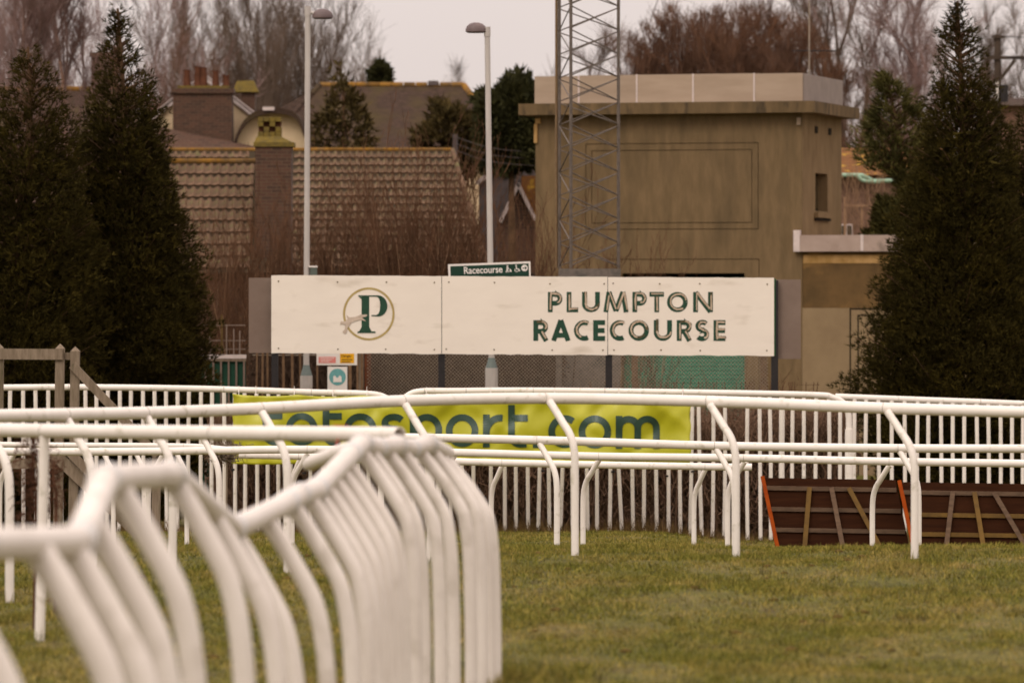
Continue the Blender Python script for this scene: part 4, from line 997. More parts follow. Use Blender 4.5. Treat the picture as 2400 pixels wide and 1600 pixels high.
# ------------------------------------------------------------------ the wooden frame at left
def make_frame():
    s = 187.0; Y = FOC / s
    root = thing('timber_frame', 'weathered timber post-and-rail frame with a slanting brace at far left', 'fence', (xof(140, s), Y, g(xof(140, s), Y)))
    def post(x, yt, xb, w=.112, dy=0):
        X, Xb = xof(x, s), xof(xb, s); zt = zof(yt, s); zb = g(Xb, Y) - .15; h = w / 2; yy = Y + dy
        mb = MB(); mb.hexa([(Xb - h, yy - h, zb), (Xb + h, yy - h, zb), (Xb + h, yy + h, zb), (Xb - h, yy + h, zb), (X - h, yy - h, zt - .06), (X + h, yy - h, zt - .06), (X + h, yy + h, zt - .06), (X - h, yy + h, zt - .06)])
        mb.add([(X - h, yy - h, zt - .06), (X + h, yy - h, zt - .06), (X + h, yy + h, zt - .06), (X - h, yy + h, zt - .06), (X, yy, zt)], [(0, 1, 4), (1, 2, 4), (2, 3, 4), (3, 0, 4)])
        mb.build('post', M_wood, root)
    post(141, 805, 135); post(178, 811, 172, dy=-.1); post(-2, 804, -6); post(369, 1031, 366, .105, dy=-.12)
    MB().bar(P(-8, 829, s) + Vector((0, -.075, 0)), P(148, 830, s) + Vector((0, -.075, 0)), .135, .035).build('rail', M_wood, root)
    MB().bar(P(148, 834, s) + Vector((0, .0, 0)), P(172, 835, s) + Vector((0, -.01, 0)), .09, .05).build('rail', M_wood, root)
    MB().bar(P(172, 854, s) + Vector((0, -.19, 0)), P(372, 1066, s) + Vector((0, -.20, 0)), .105, .05).build('brace', M_wood, root)
    MB().bar(P(128, 1060, s) + Vector((0, -.20, 0)), P(330, 1250, s) + Vector((0, -.20, 0)), .15, .05).build('brace', M_wood, root)
    MB().bar(P(165, 1055, s) + Vector((0, -.26, 0)), P(330, 1225, s) + Vector((0, -.26, 0)), .11, .04).build('brace', M_wood, root)
    MB().bar(P(-20, 1085, s) + Vector((0, -.075, 0)), P(134, 1086, s) + Vector((0, -.075, 0)), .13, .035).build('rail', M_wood, root)
make_frame()

# ------------------------------------------------------------------ the hurdles
def hurdle(label, tl, tr, bl, br, bars, braces, barm, s=180.0):
    base = P((bl[0] + br[0]) / 2, bl[1], s); base.z = g(base.x, base.y)
    root = thing('hurdle', label, 'hurdle', base, 'hurdles standing on the track')
    def H(u, v, d=0):   # u across 0..1, v down 0..1
        x = (tl[0] + (bl[0] - tl[0]) * v) * (1 - u) + (tr[0] + (br[0] - tr[0]) * v) * u
        y = (tl[1] + (bl[1] - tl[1]) * v) * (1 - u) + (tr[1] + (br[1] - tr[1]) * v) * u
        q = P(x, y, s); return q + Vector((0, .28 * (1 - v) - d, 0))
    cuts = [0.0] + [b for b in bars] + [1.12]
    for a, b in zip(cuts, cuts[1:]):
        MB().poly([H(0.004, a, 0), H(.996, a, 0), H(.996, b - .006, 0), H(.004, b - .006, 0)], (0, .025, 0)).build('board', M_hboard, root)
    for i, b in enumerate(bars):
        m = barm if i else M_hbar
        MB().bar(H(.012, b + .02, .025), H(.985, b + .02, .025), .055, .03).build('batten', m, root)
    for i, (u0, u1) in enumerate(braces):
        m = (M_hbar2, M_hbar, M_hbar2)[i] if barm is M_hbar else (M_hbar, M_hbar2, M_hbar)[i]
        MB().bar(H(u0, bars[0] + .0, .062), H(u1, 1.08, .062), .060, .03).build('brace', m, root)
    for u in (0.0,): MB().bar(H(u, -.02, .01), H(u, 1.10, .01), .05, .06).build('pole', M_orange, root)
b_ = (.125, .43, .73)
hurdle('left hurdle of dark boards with grey battens and an orange end pole', (1790, 1121), (2104, 1126), (1822, 1281), (2134, 1286), b_, ((.335, .19), (.50, .49), (.63, .79)), M_hbar)
hurdle('right hurdle of dark boards with yellowish battens, cut by the picture edge', (2112, 1131), (2440, 1136), (2142, 1287), (2474, 1292), (.13, .46, .75), ((.365, .21), (.52, .49), (.66, .82)), M_hbar2, 181.0)

# ------------------------------------------------------------------ plants: conifers
def prisms(P0, P1, R0, R1, k=3):
    """tapered k-sided sticks"""
    P0, P1 = np.asarray(P0, float), np.asarray(P1, float); R0, R1 = np.asarray(R0), np.asarray(R1); n = len(P0)
    t = P1 - P0; t /= np.maximum(np.linalg.norm(t, axis=1, keepdims=True), 1e-6)
    ref = np.where(np.abs(t[:, 2:3]) > .9, np.array([[1., 0, 0]]), np.array([[0, 0, 1.]]))
    u = np.cross(t, ref); u /= np.linalg.norm(u, axis=1, keepdims=True); w = np.cross(t, u)
    V = np.zeros((n, 2 * k, 3))
    for j in range(k):
        a = 2 * np.pi * j / k; d = u * math.cos(a) + w * math.sin(a)
        V[:, j] = P0 + d * R0[:, None]; V[:, k + j] = P1 + d * R1[:, None]
    base = (np.arange(n) * 2 * k)[:, None]; Q = []
    for j in range(k):
        j2 = (j + 1) % k; Q.append(np.concatenate([base + j, base + j2, base + k + j2, base + k + j], 1))
    return V.reshape(-1, 3), np.concatenate(Q, 0)

def sprays(A, D, n, ln, wd, spread, rng):
    """at each place A with direction D a fan of n pointed leaves"""
    m = len(A); Vs = []
    for i in range(n):
        d = D + rng.normal(0, spread, (m, 3)); d /= np.linalg.norm(d, axis=1, keepdims=True)
        L = ln * rng.uniform(.5, 1.25, m); sd = np.cross(d, rng.normal(0, 1, (m, 3))); sd /= np.maximum(np.linalg.norm(sd, axis=1, keepdims=True), 1e-6)
        w = wd * rng.uniform(.6, 1.3, m)
        b = A + d * (L * .1)[:, None]
        Vs.append(np.stack([b - sd * w[:, None] / 2, b + sd * w[:, None] / 2, A + d * L[:, None]], 1))
    V = np.concatenate(Vs).reshape(-1, 3); return V, np.arange(len(V)).reshape(-1, 3)

def conifer(name, label, s, prof, cat='conifer', n=15000, leafm=None, seed=1, ln=.098, wd=.016, sparse_top=.12, group=None, dens_in=.45, up=.55):
    """prof: (y, left x, right x) of the outline in the picture, from the tip down"""
    rng = np.random.default_rng(seed); leafm = leafm or M_conifer
    ys = np.array([p[0] for p in prof], float); xl = np.array([p[1] for p in prof], float); xr = np.array([p[2] for p in prof], float)
    Y = FOC / s; zs = HC - (ys - YH) / s; cx = ((xl + xr) / 2 - 1200) / s; rr = (xr - xl) / 2 / s
    xb = float(cx[-1]); zg = g(xb, Y)
    root = thing(name, label, cat, (xb, Y, zg), group)
    zs_, cx_, rr_ = zs[::-1], cx[::-1], rr[::-1]
    ztop = zs[0]
    pts = [Vector((xb, Y, zg - .2))] + [Vector((float(np.interp(z, zs_, cx_)), Y, float(z))) for z in np.linspace(zg + .5, ztop, 8)]
    MB().tube(pts, [.16 * (1 - i / 8.6) + .006 for i in range(9)], 8).build('trunk', M_bark, root, smooth=True)
    # boughs
    nb = 420; t = rng.uniform(0, 1, nb) ** .8; z = zg + .4 + (ztop - zg - .45) * t; a = rng.uniform(0, 2 * np.pi, nb)
    R = np.interp(z, zs_, rr_) * np.where(rng.uniform(0, 1, nb) < .12, rng.uniform(1.1, 1.3, nb), rng.uniform(.65, 1.08, nb)); c = np.interp(z, zs_, cx_)
    P0 = np.stack([c, np.full(nb, Y), z - R * .45], -1); P1 = np.stack([c + R * np.cos(a), Y + R * np.sin(a), z + R * .12], -1)
    V1, Q1 = prisms(P0, P1, np.full(nb, .022), np.full(nb, .005))
    link_mesh('boughs', array_mesh('boughs', V1, Q1), M_bark, root)
    # leaf sprays along the boughs and over the outer shell, in lumps
    m = n
    z = zg + .1 + (ztop - zg - .1) * (1 - np.sqrt(rng.uniform(0, 1, m)) ** 1.0)
    a = rng.uniform(0, 2 * np.pi, m)
    lump = 1.02 + .10 * np.sin(3 * a + z * 2.3 + seed) + .09 * np.sin(5 * a - z * 4.1) + .08 * np.sin(9 * a + z * 7.7) + .06 * np.sin(z * 13 + 4 * a) + .05 * np.sin(z * 23 - 11 * a)
    R = np.interp(z, zs_, rr_) * np.where(rng.uniform(0, 1, m) < dens_in, np.sqrt(rng.uniform(.1, .8, m)), rng.uniform(.78, 1.0, m)) * lump
    keep = rng.uniform(0, 1, m) < np.clip(.04 + .96 * ((ztop - z) / ((ztop - zg) * sparse_top)) ** 1.4, .0, 1)
    c = np.interp(z, zs_, cx_)
    A = np.stack([c + R * np.cos(a), Y + R * np.sin(a), z], -1)[keep]
    D = np.stack([np.cos(a) * .75, np.sin(a) * .75, np.full(m, up)], -1)[keep]
    V, T = sprays(A, D, 6, ln, wd, .42, rng)
    mi = 5000; zi = zg + .1 + (ztop - zg) * .86 * (1 - np.sqrt(rng.uniform(0, 1, mi))); ai = rng.uniform(0, 2 * np.pi, mi)
    Ri = np.interp(zi, zs_, rr_) * np.sqrt(rng.uniform(0, .55, mi)); ci = np.interp(zi, zs_, cx_)
    Vi, Ti = sprays(np.stack([ci + Ri * np.cos(ai), Y + Ri * np.sin(ai), zi], -1), np.stack([np.cos(ai) * .6, np.sin(ai) * .6, np.full(mi, .5)], -1), 4, .22, .06, .5, rng)
    T = np.concatenate([T, Ti + len(V)]); V = np.concatenate([V, Vi])
    # tufts at the bough ends break the outline
    A2 = P1 + (P0 - P1) * rng.uniform(0, .25, (nb, 1)); A2 = np.repeat(A2, 5, 0); D2 = np.repeat(P1 - P0, 5, 0); D2 /= np.linalg.norm(D2, axis=1, keepdims=True)
    A2 = A2 + rng.normal(0, .05, A2.shape)
    V2, T2 = sprays(A2, D2, 5, ln * 1.25, wd, .4, rng)
    link_mesh('crown', array_mesh('crown', np.concatenate([V, V2]), np.concatenate([T, T2 + len(V)])), leafm, root)
    return root

gy = 1232
conifer('cypress_tree', 'tall dark cypress beside the left end of the sign', 155, [(20, 272, 280), (90, 248, 306), (150, 232, 338), (210, 212, 366), (300, 192, 384), (400, 176, 404), (500, 168, 428), (600, 158, 452), (700, 150, 476), (800, 142, 496), (900, 146, 494), (1050, 160, 480), (gy, 200, 430)], n=38675, seed=2, sparse_top=.3, group='dark cypress trees')
conifer('cypress_tree', 'dark cypress at the far left edge of the picture', 158, [(110, 62, 70), (160, 38, 118), (220, 6, 150), (280, -24, 164), (340, -54, 176), (420, -86, 196), (600, -130, 220), (800, -170, 235), (900, -170, 235), (gy, -90, 150)], n=36400, seed=3, sparse_top=.2, group='dark cypress trees')
conifer('cypress_tree', 'tall dark cypress at right with a bare thin leader', 151, [(2, 2240, 2248), (60, 2218, 2272), (110, 2196, 2300), (160, 2192, 2312), (220, 2178, 2336), (300, 2160, 2356), (400, 2136, 2376), (500, 2110, 2392), (600, 2088, 2408), (700, 2052, 2432), (800, 2030, 2450), (900, 2016, 2466), (1000, 2020, 2470), (gy, 2090, 2400)], n=38675, seed=4, sparse_top=.34, group='dark cypress trees')
conifer('cypress_tree', 'dark cypress cut off by the right edge of the picture', 146, [(252, 2406, 2418), (310, 2366, 2452), (420, 2336, 2480), (600, 2310, 2530), (800, 2290, 2570), (950, 2300, 2580), (gy, 2360, 2520)], n=27300, seed=5, group='dark cypress trees')
conifer('pine_tree', 'lighter green pine between the rendered building and the right cypress', 128, [(172, 2076, 2084), (215, 2056, 2116), (260, 2044, 2160), (310, 2016, 2186), (360, 2000, 2200), (392, 2020, 2210), (412, 2090, 2220), (470, 2120, 2230), (540, 2130, 2240), (700, 2130, 2240), (950, 2150, 2200)], n=9000, leafm=M_pine, seed=6, ln=.18, wd=.028, sparse_top=.2)

# broad evergreens behind the houses and the sign
def evergreen(label, x, s, ytop, halfw, seed, n=5000, leafm=None, name='evergreen_bush', ymid=None):
    rng = np.random.default_rng(seed); X, Y = xof(x, s), FOC / s; zg = g(X, Y); zt = zof(ytop, s); R = halfw / s
    root = thing(name, label, 'evergreen', (X, Y, zg))
    MB().tube([Vector((X, Y, zg - .1)), Vector((X + .05, Y, (zg + zt) / 2)), Vector((X, Y, zt - R * .5))], [.14, .10, .03], 8).build('trunk', M_bark, root, smooth=True)
    hh = max(R * 1.1, (zt - zof(ymid or 420, s))); cz = zt - hh
    d = rng.normal(0, 1, (n, 3)); d /= np.linalg.norm(d, axis=1, keepdims=True)
    rad = rng.uniform(.45, 1.0, n) ** .6 * (1 + .16 * np.sin(4 * d[:, 0] + 5 * d[:, 2] + seed) + .12 * np.sin(9 * d[:, 1] + 7 * d[:, 0]))
    A = np.stack([X + d[:, 0] * rad * R, Y + d[:, 1] * rad * R, cz + d[:, 2] * rad * hh], -1); A[:, 2] = np.maximum(A[:, 2], zg + .1)
    V, T = sprays(A, d + np.array([0, 0, .3]), 5, .22, .07, .6, rng)
    link_mesh('crown', array_mesh('crown', V, T), leafm or M_ever, root)
evergreen('dark evergreen behind the right lamp post, between two roofs', 1196, 98, 192, 80, 21, 6000, ymid=300)
evergreen('small dark evergreen poking above the far ridge at centre', 890, 78, 150, 22, 22, 700, ymid=186)
evergreen('dull green ivy-clad tree in front of the dark far roof', 805, 92, 176, 66, 23, 800, leafm=M_ivy, name='ivy_tree', ymid=330)
evergreen('dull green shrub at the foot of the far roof beside the lamp', 1062, 96, 240, 84, 24, 1700, leafm=M_ivy, ymid=310)
evergreen('olive evergreen shrub behind the low annex at right', 2110, 112, 470, 70, 25, 4000, leafm=M_pine, ymid=560)

# ------------------------------------------------------------------ plants: bare trees, shrubs, hedge
def grow(rng, base, height, spread, trunk_r, levels, kids, up, first=.18, lean=(0, 0), wig=.09, rmin=.008, ratio=.62):
    P0, P1, R0, R1, LV = [], [], [], [], []
    def branch(p, d, L, r, lv):
        ns = 4 if lv == 0 else 3; q = p.copy(); pts = [q.copy()]; dd = d.copy()
        for i in range(ns):
            dd = dd + rng.normal(0, wig * (1 + .5 * lv), 3) + np.array([0, 0, up * .12]); dd /= np.linalg.norm(dd)
            n_ = q + dd * L / ns; ra = max(rmin, r * (1 - .8 * i / ns)); rb = max(rmin * .8, r * (1 - .8 * (i + 1) / ns))
            P0.append(q.copy()); P1.append(n_.copy()); R0.append(ra); R1.append(rb); LV.append(lv); q = n_; pts.append((q.copy(), dd.copy()))
        if lv >= levels: return
        nk = kids[lv]
        for j in range(nk):
            t = first + (1 - first) * (j + rng.uniform(0, 1)) / nk if lv == 0 else .15 + .85 * (j + rng.uniform(0, 1)) / nk
            i = min(ns - 1, int(t * ns)); fr = t * ns - i
            a = P0[-1] if False else None
            pa = pts[i] if i == 0 else pts[i][0]; pb, db = pts[i + 1]
            pp = pa * (1 - fr) + pb * fr
            ax = rng.normal(0, 1, 3); ax -= db * ax.dot(db); ax /= np.linalg.norm(ax)
            ang = spread * rng.uniform(.6, 1.3)
            nd = db * math.cos(ang) + ax * math.sin(ang); nd[2] += up * .25; nd /= np.linalg.norm(nd)
            branch(pp, nd, L * ratio * rng.uniform(.7, 1.15) * (1.15 - .45 * t if lv == 0 else 1), max(rmin, r * (.62 - .3 * t)), lv + 1)
    branch(np.array(base, float), np.array([lean[0], lean[1], 1.0]) / math.sqrt(1 + lean[0] ** 2 + lean[1] ** 2), height, trunk_r, 0)
    return np.array(P0), np.array(P1), np.array(R0), np.array(R1), np.array(LV)

def bare_tree(label, x, s, ytop, seed, trunk_r=.16, spread=.5, kids=(9, 6, 5, 4), up=.8, levels=4, twigm=None, trunkm=None, first=.15, lean=(0, 0), stems=1, group='bare winter trees', hk=.82, rmin=.0055, ratio=.6, name='bare_tree', wig=.09, clip=None, fuzz=5000, flen=(.3, .8)):
    rng = np.random.default_rng(seed); X, Y = xof(x, s), FOC / s; zg = g(X, Y); H = (zof(ytop, s) - zg) * hk
    root = thing(name, label, 'tree', (X, Y, zg), group)
    acc = [[], [], [], [], []]
    for k in range(stems):
        ln_ = lean if stems == 1 else (lean[0] + rng.normal(0, .17), lean[1] + rng.normal(0, .17))
        r = grow(rng, (X + (rng.normal(0, .5) if stems > 1 else 0), Y + (rng.normal(0, .5) if stems > 1 else 0), zg - .2), H * rng.uniform(.8, 1.0) if stems > 1 else H, spread, trunk_r, levels, kids, up, first, ln_, wig, rmin, ratio)
        for i in range(5): acc[i].append(r[i])
    P0, P1, R0, R1, LV = [np.concatenate(a) for a in acc]
    if fuzz:
        top = np.where(LV >= 1)[0]; wgt = np.linalg.norm(P1[top] - P0[top], axis=1) * (LV[top] + .5); pick = rng.choice(top, fuzz, p=wgt / wgt.sum())
        t_ = rng.uniform(0, 1, (fuzz, 1)); a_ = P0[pick] * (1 - t_) + P1[pick] * t_; d_ = P1[pick] - P0[pick]; d_ /= np.linalg.norm(d_, axis=1, keepdims=True)
        d_ = d_ + rng.normal(0, .45, d_.shape); d_[:, 2] += .25; d_ /= np.linalg.norm(d_, axis=1, keepdims=True)
        b_ = a_ + d_ * rng.uniform(*flen, (fuzz, 1))
        P0 = np.concatenate([P0, a_]); P1 = np.concatenate([P1, b_]); R0 = np.concatenate([R0, np.full(fuzz, rmin)]); R1 = np.concatenate([R1, np.full(fuzz, rmin * .5)]); LV = np.concatenate([LV, np.full(fuzz, levels)])
    if clip is not None:
        m_ = clip((P0 + P1) / 2); P0, P1, R0, R1, LV = P0[m_], P1[m_], R0[m_], R1[m_], LV[m_]
    k = LV <= 0
    V, Q = prisms(P0[k], P1[k], R0[k], R1[k], 7); link_mesh('trunk', array_mesh('trunk', V, Q), trunkm or twigm or M_twig, root)
    V, Q = prisms(P0[~k], P1[~k], R0[~k], R1[~k], 3); link_mesh('crown', array_mesh('crown', V, Q), twigm or M_twig, root)
    return root

# left group, mauve birches
T5 = (9, 6, 5, 3)
bare_tree('pale pinkish birch trunk leaning beside the tall left cypress', 184, 96, -330, 41, .10, .42, (9, 5, 4, 3), 1.0, twigm=M_twigp, trunkm=M_birch, first=.5, lean=(.034, 0), name='birch_tree', ratio=.4)
bare_tree('pale birch trunk at the extreme left edge', 12, 98, -320, 42, .10, .45, (9, 5, 4, 3), 1.0, twigm=M_twigp, trunkm=M_birch, first=.4, lean=(-.01, 0), name='birch_tree', ratio=.4)
bare_tree('mauve brown bare tree behind the two left cypresses', 110, 78, -160, 43, .042, .55, (10, 8, 7), .8, 3, twigm=M_twigp, first=.3, stems=5, ratio=.44, fuzz=9000)
bare_tree('mauve brown bare tree right of the tall left cypress', 345, 76, 110, 44, .04, .6, (10, 8, 7), .7, 3, twigm=M_twigp, first=.3, stems=4, ratio=.42, fuzz=5000)
bare_tree('low reddish bare tree above the big brick chimney', 430, 80, 70, 45, .035, .65, (10, 8, 7), .5, 3, twigm=M_twigr, first=.35, stems=6, ratio=.38, fuzz=9000)
# centre group, upright grey-brown, many-stemmed
bare_tree('upright bare tree left of centre, above the tall chimney pots', 505, 66, -70, 46, .05, .42, (11, 9, 7), 1.2, 3, first=.3, stems=6, ratio=.38, fuzz=9000)
bare_tree('upright bare tree above the mossy chimney', 590, 64, -170, 47, .06, .4, (11, 9, 7), 1.3, 3, first=.3, stems=6, ratio=.38, fuzz=9000)
bare_tree('upright bare tree just left of the left lamp post', 668, 66, -170, 48, .06, .42, (11, 9, 7), 1.2, 3, first=.3, stems=6, ratio=.38, fuzz=9000)
bare_tree('upright bare tree just right of the left lamp post', 740, 64, -60, 49, .05, .42, (11, 9, 7), 1.1, 3, first=.3, stems=5, ratio=.36, fuzz=7000)
bare_tree('smaller bare tree above the left end of the far ridge', 795, 68, 50, 50, .04, .45, (10, 8, 7), 1.0, 3, first=.3, stems=4, ratio=.36, fuzz=7000)
# right group: a rounded thicket, then open trees
def dome(x0, ybase, hw, ytop, s, seed):
    cx, cz, a, b, cy = xof(x0, s), zof(ybase, s), hw / s, (ybase - ytop) / s, FOC / s
    def keep(p):
        d = (p[:, 0] - cx) / a; e = (p[:, 2] - cz) / b; f = (p[:, 1] - cy) / (a * 1.2)
        n_ = .10 * np.sin(p[:, 0] * 2.1 + seed) * np.sin(p[:, 2] * 2.7) + .07 * np.sin(p[:, 0] * 5.3 + p[:, 1] * 3) + .06 * np.sin(p[:, 0] * 9 + p[:, 2] * 8)
        return (d * d + np.where(e > 0, e * e, 0) + f * f) < (1 + n_) ** 2
    return keep
KD = dome(1718, 215, 278, 6, 74, 1)
for i, (x, yt, lab) in enumerate(((1530, -40, 'dense brown bare tree at the left of the rounded thicket, by the mast'), (1625, -80, 'dense red brown bare tree left of the thicket crown'), (1710, -90, 'tallest dense red brown bare tree of the thicket over the parapet'), (1800, -80, 'dense red brown bare tree right of the thicket crown'), (1900, -30, 'dense brown bare tree at the right of the thicket, by the aerial'))):
    bare_tree(lab, x, 73 + i * .5, yt, 60 + i, .06, .55, (11, 8, 7), .8, 3, twigm=M_twigr, first=.35, hk=.95, rmin=.0065, ratio=.36, stems=8, clip=KD, fuzz=14000, flen=(.3, .7))
bare_tree('large open bare tree right of the rounded thicket', 2000, 70, -170, 70, .20, .5, (10, 8, 6, 5), .9, first=.3, lean=(-.02, 0), ratio=.45)
bare_tree('bare tree with long slanting limbs left of the right cypress', 2110, 74, -60, 71, .13, .5, (10, 8, 6, 5), .9, twigm=M_twigp, first=.25, lean=(.05, 0), ratio=.45)
bare_tree('low reddish bare thicket tree behind the pine', 2030, 78, 170, 76, .05, .6, (10, 8, 7), .6, 3, twigm=M_twigr, first=.3, stems=5, ratio=.36)
bare_tree('thin bare tree behind the bare leader of the right cypress', 2215, 70, 60, 72, .08, .5, (10, 6, 5, 4), .8, twigm=M_twigp, first=.3, ratio=.4)
bare_tree('thin bare tree beside the dark pole at far right', 2320, 70, 30, 73, .08, .45, (10, 6, 5, 4), .9, first=.3, ratio=.38)
bare_tree('thin bare tree at the top right corner', 2400, 72, 30, 74, .08, .5, (10, 6, 5, 4), .9, first=.3, ratio=.4)
bare_tree('faint small bare tree behind the right lamp post', 1165, 60, 215, 75, .08, .6, (7, 5, 4), .6, 3, first=.3, ratio=.4)
bare_tree('faint low bare tree behind the lattice mast', 1440, 66, 105, 77, .08, .6, (7, 6, 5), .6, 3, first=.3, ratio=.38, twigm=M_twigr)

def shrub(label, x, s, ytop, seed, n=26, halfw=90, m=None, kids=(7, 5, 3), spread=.45, name='bare_shrub', levels=3, rmin=.0036, up=.7):
    rng = np.random.default_rng(seed); X, Y = xof(x, s), FOC / s; zg = g(X, Y); H = zof(ytop, s) - zg
    root = thing(name, label, 'shrub', (X, Y, zg), 'bare reddish shrubs behind the sign'); acc = [[], [], [], [], []]
    for k in range(n):
        bx = X + rng.uniform(-1, 1) * halfw / s * .75; by = Y + rng.uniform(-.9, .9)
        r = grow(rng, (bx, by, zg - .1), H * rng.uniform(.62, .95), spread, .011, levels, kids, up, .2, (rng.normal(0, .16), rng.normal(0, .1)), .05, rmin, .42)
        for i in range(5): acc[i].append(r[i])
    P0, P1, R0, R1, LV = [np.concatenate(a) for a in acc]
    k = LV <= 0
    V, Q = prisms(P0[k], P1[k], R0[k], R1[k], 4); link_mesh('stems', array_mesh('stems', V, Q), M_shrublight if m is None else m, root)
    V, Q = prisms(P0[~k], P1[~k], R0[~k], R1[~k], 3); link_mesh('twigs', array_mesh('twigs', V, Q), m or M_shrub, root)
shrub('bare brown shrub between the left cypress and the sign end', 545, 136, 560, 81, 34, 80)
shrub('bare reddish shrub around the left lamp post above the sign', 690, 134, 535, 82, 42, 90)
shrub('bare reddish shrub above the round emblem', 830, 134, 490, 83, 44, 90)
shrub('tallest bare reddish shrub in front of the tiled roof hip', 970, 135, 415, 84, 44, 90)
shrub('bare reddish shrub left of the green direction sign', 1085, 136, 440, 85, 38, 70)
shrub('bare reddish shrub right of the green direction sign', 1225, 136, 545, 86, 28, 70)
shrub('bare shrub climbing the wall beside the lattice mast', 1370, 128, 545, 87, 12, 80)
shrub('thin bare shrub against the building wall behind the sign top', 1490, 126, 590, 88, 6, 60)
shrub('bare pale shrub behind the low annex at right', 2015, 110, 415, 89, 12, 60, m=M_shrublight)

def twig_mass(name, label, x0, x1, s0, s1, ytop, n, seed, m, ln=(.15, .42), w=.008, kind=None, cat='hedge'):
    """a hedge: countless short twigs filling a bank"""
    rng = np.random.default_rng(seed); Y0, Y1 = FOC / s0, FOC / s1; sm = (s0 + s1) / 2
    X = rng.uniform(xof(x0, sm), xof(x1, sm), n); Y = rng.uniform(Y0, Y1, n); zg = gz(X, Y)
    zt = zof(ytop, sm) + .12 * vnoise(X, Y, 1.6, seed) + .07 * vnoise(X, Y, 5, seed + 1)
    t = rng.uniform(0, 1, n); z = zg + (zt - zg) * t
    a = np.stack([X, Y, z], -1); d = rng.normal(0, .45, (n, 3)); d[:, 2] = np.abs(rng.normal(.8, .4, n)); d /= np.linalg.norm(d, axis=1, keepdims=True)
    L = rng.uniform(*ln, n); V, Q = prisms(a - d * L[:, None] * .5, a + d * L[:, None] * .5, np.full(n, w), np.full(n, w * .35), 3)
    cx = (xof(x0, sm) + xof(x1, sm)) / 2; cy = (Y0 + Y1) / 2; base = (cx, cy, g(cx, cy))
    root = thing(name, label, cat, base)
    link_mesh('twigs', array_mesh('twigs', V, Q), m, root)
    k = 60; X = rng.uniform(xof(x0, sm), xof(x1, sm), k); Y = rng.uniform(Y0, Y1, k); zg = gz(X, Y)
    V, Q = prisms(np.stack([X, Y, zg - .1], -1), np.stack([X + rng.normal(0, .2, k), Y, np.full(k, zof(ytop, sm) - .1)], -1), np.full(k, .02), np.full(k, .006), 4)
    link_mesh('stems', array_mesh('stems', V, Q), m, root)
twig_mass('hedge', 'dark brown leafless hedge behind the pickets and the banner', 500, 1995, 166.5, 163, 965, 46000, 91, M_hedge, w=.0085)
twig_mass('hedge', 'grey brown scrub filling the chain link fence behind the sign legs', 590, 1320, 144, 139.5, 770, 34000, 92, M_scrub, (.12, .35))
twig_mass('bramble', 'thin reddish brambles at the foot of the shuttered building', 1440, 1900, 143.5, 142, 880, 350, 93, M_shrub, (.3, .7), .006)

# dead brown sprig hanging by the post of the open-ended rail, and grey frayed stuff at the far rail's end
def sprig(name, label, x, y0, y1, s, hw, n, seed, m, cat, w=.004, ln=.07):
    rng = np.random.default_rng(seed); q = P(x, y1, s)
    z = rng.uniform(zof(y1, s), zof(y0, s), n); X = q.x + rng.normal(0, hw / s * .5, n); Y = q.y + rng.normal(0, .05, n)
    d = rng.normal(0, 1, (n, 3)); d /= np.linalg.norm(d, axis=1, keepdims=True); a = np.stack([X, Y, z], -1)
    V, Q = prisms(a - d * ln * .5, a + d * ln * .5, np.full(n, w), np.full(n, w * .4), 3)
    zz = np.linspace(zof(y1, s), zof(y0, s), 8)
    root = thing(name, label, cat, (q.x, q.y, g(q.x, q.y)))
    MB().tube([Vector((q.x, q.y, g(q.x, q.y) - .05)), Vector((q.x + .01, q.y, zz[2])), Vector((q.x - .01, q.y, zz[5])), Vector((q.x, q.y, zz[7]))], [.012, .01, .008, .004], 6).build('stem', m, root)
    o = link_mesh('twigs', array_mesh('twigs', V, Q), m, root); o['kind'] = 'stuff'
sprig('dead_sapling', 'dead rust brown sapling behind the post at far left', 80, 1022, 1225, 396, 40, 420, 95, M_dead, 'sapling')
sprig('dead_sapling', 'thin dead rust brown sapling right of the post at far left', 128, 1075, 1190, 380, 20, 110, 97, M_dead, 'sapling')
sprig('frayed_brush', 'grey frayed twig bundle under the left end of the banner', 530, 1042, 1080, 196, 40, 260, 96, M_wood, 'brush', .006, .16)

# ------------------------------------------------------------------ houses behind
def quad(mb, a, b, c, d): mb.add([a, b, c, d], [(0, 1, 2, 3)])

def tile_mesh(w, l):
    """one single-roll tile: pan, roll and a turned edge; x across, y up the slope, z out"""
    prof = [(0, .000), (.46 * w, .003), (.60 * w, .016), (.74 * w, .024), (.88 * w, .017), (1.02 * w, .002)]
    V = []; Fc = []
    for y, zz in ((0.0, .050), (l * 1.06, .0)):
        for x, z in prof: V.append((x, y, z + zz))
    n = len(prof)
    for i in range(n - 1): Fc.append((i, i + 1, n + i + 1, n + i))
    for x, z in prof: V.append((x, .004, z - .012))
    for i in range(n - 1): Fc.append((2 * n + i, 2 * n + i + 1, i + 1, i))
    me = bpy.data.meshes.new('roof_tile'); me.from_pydata(V, [], Fc); me.update(); me.materials.append(M_tile); return me

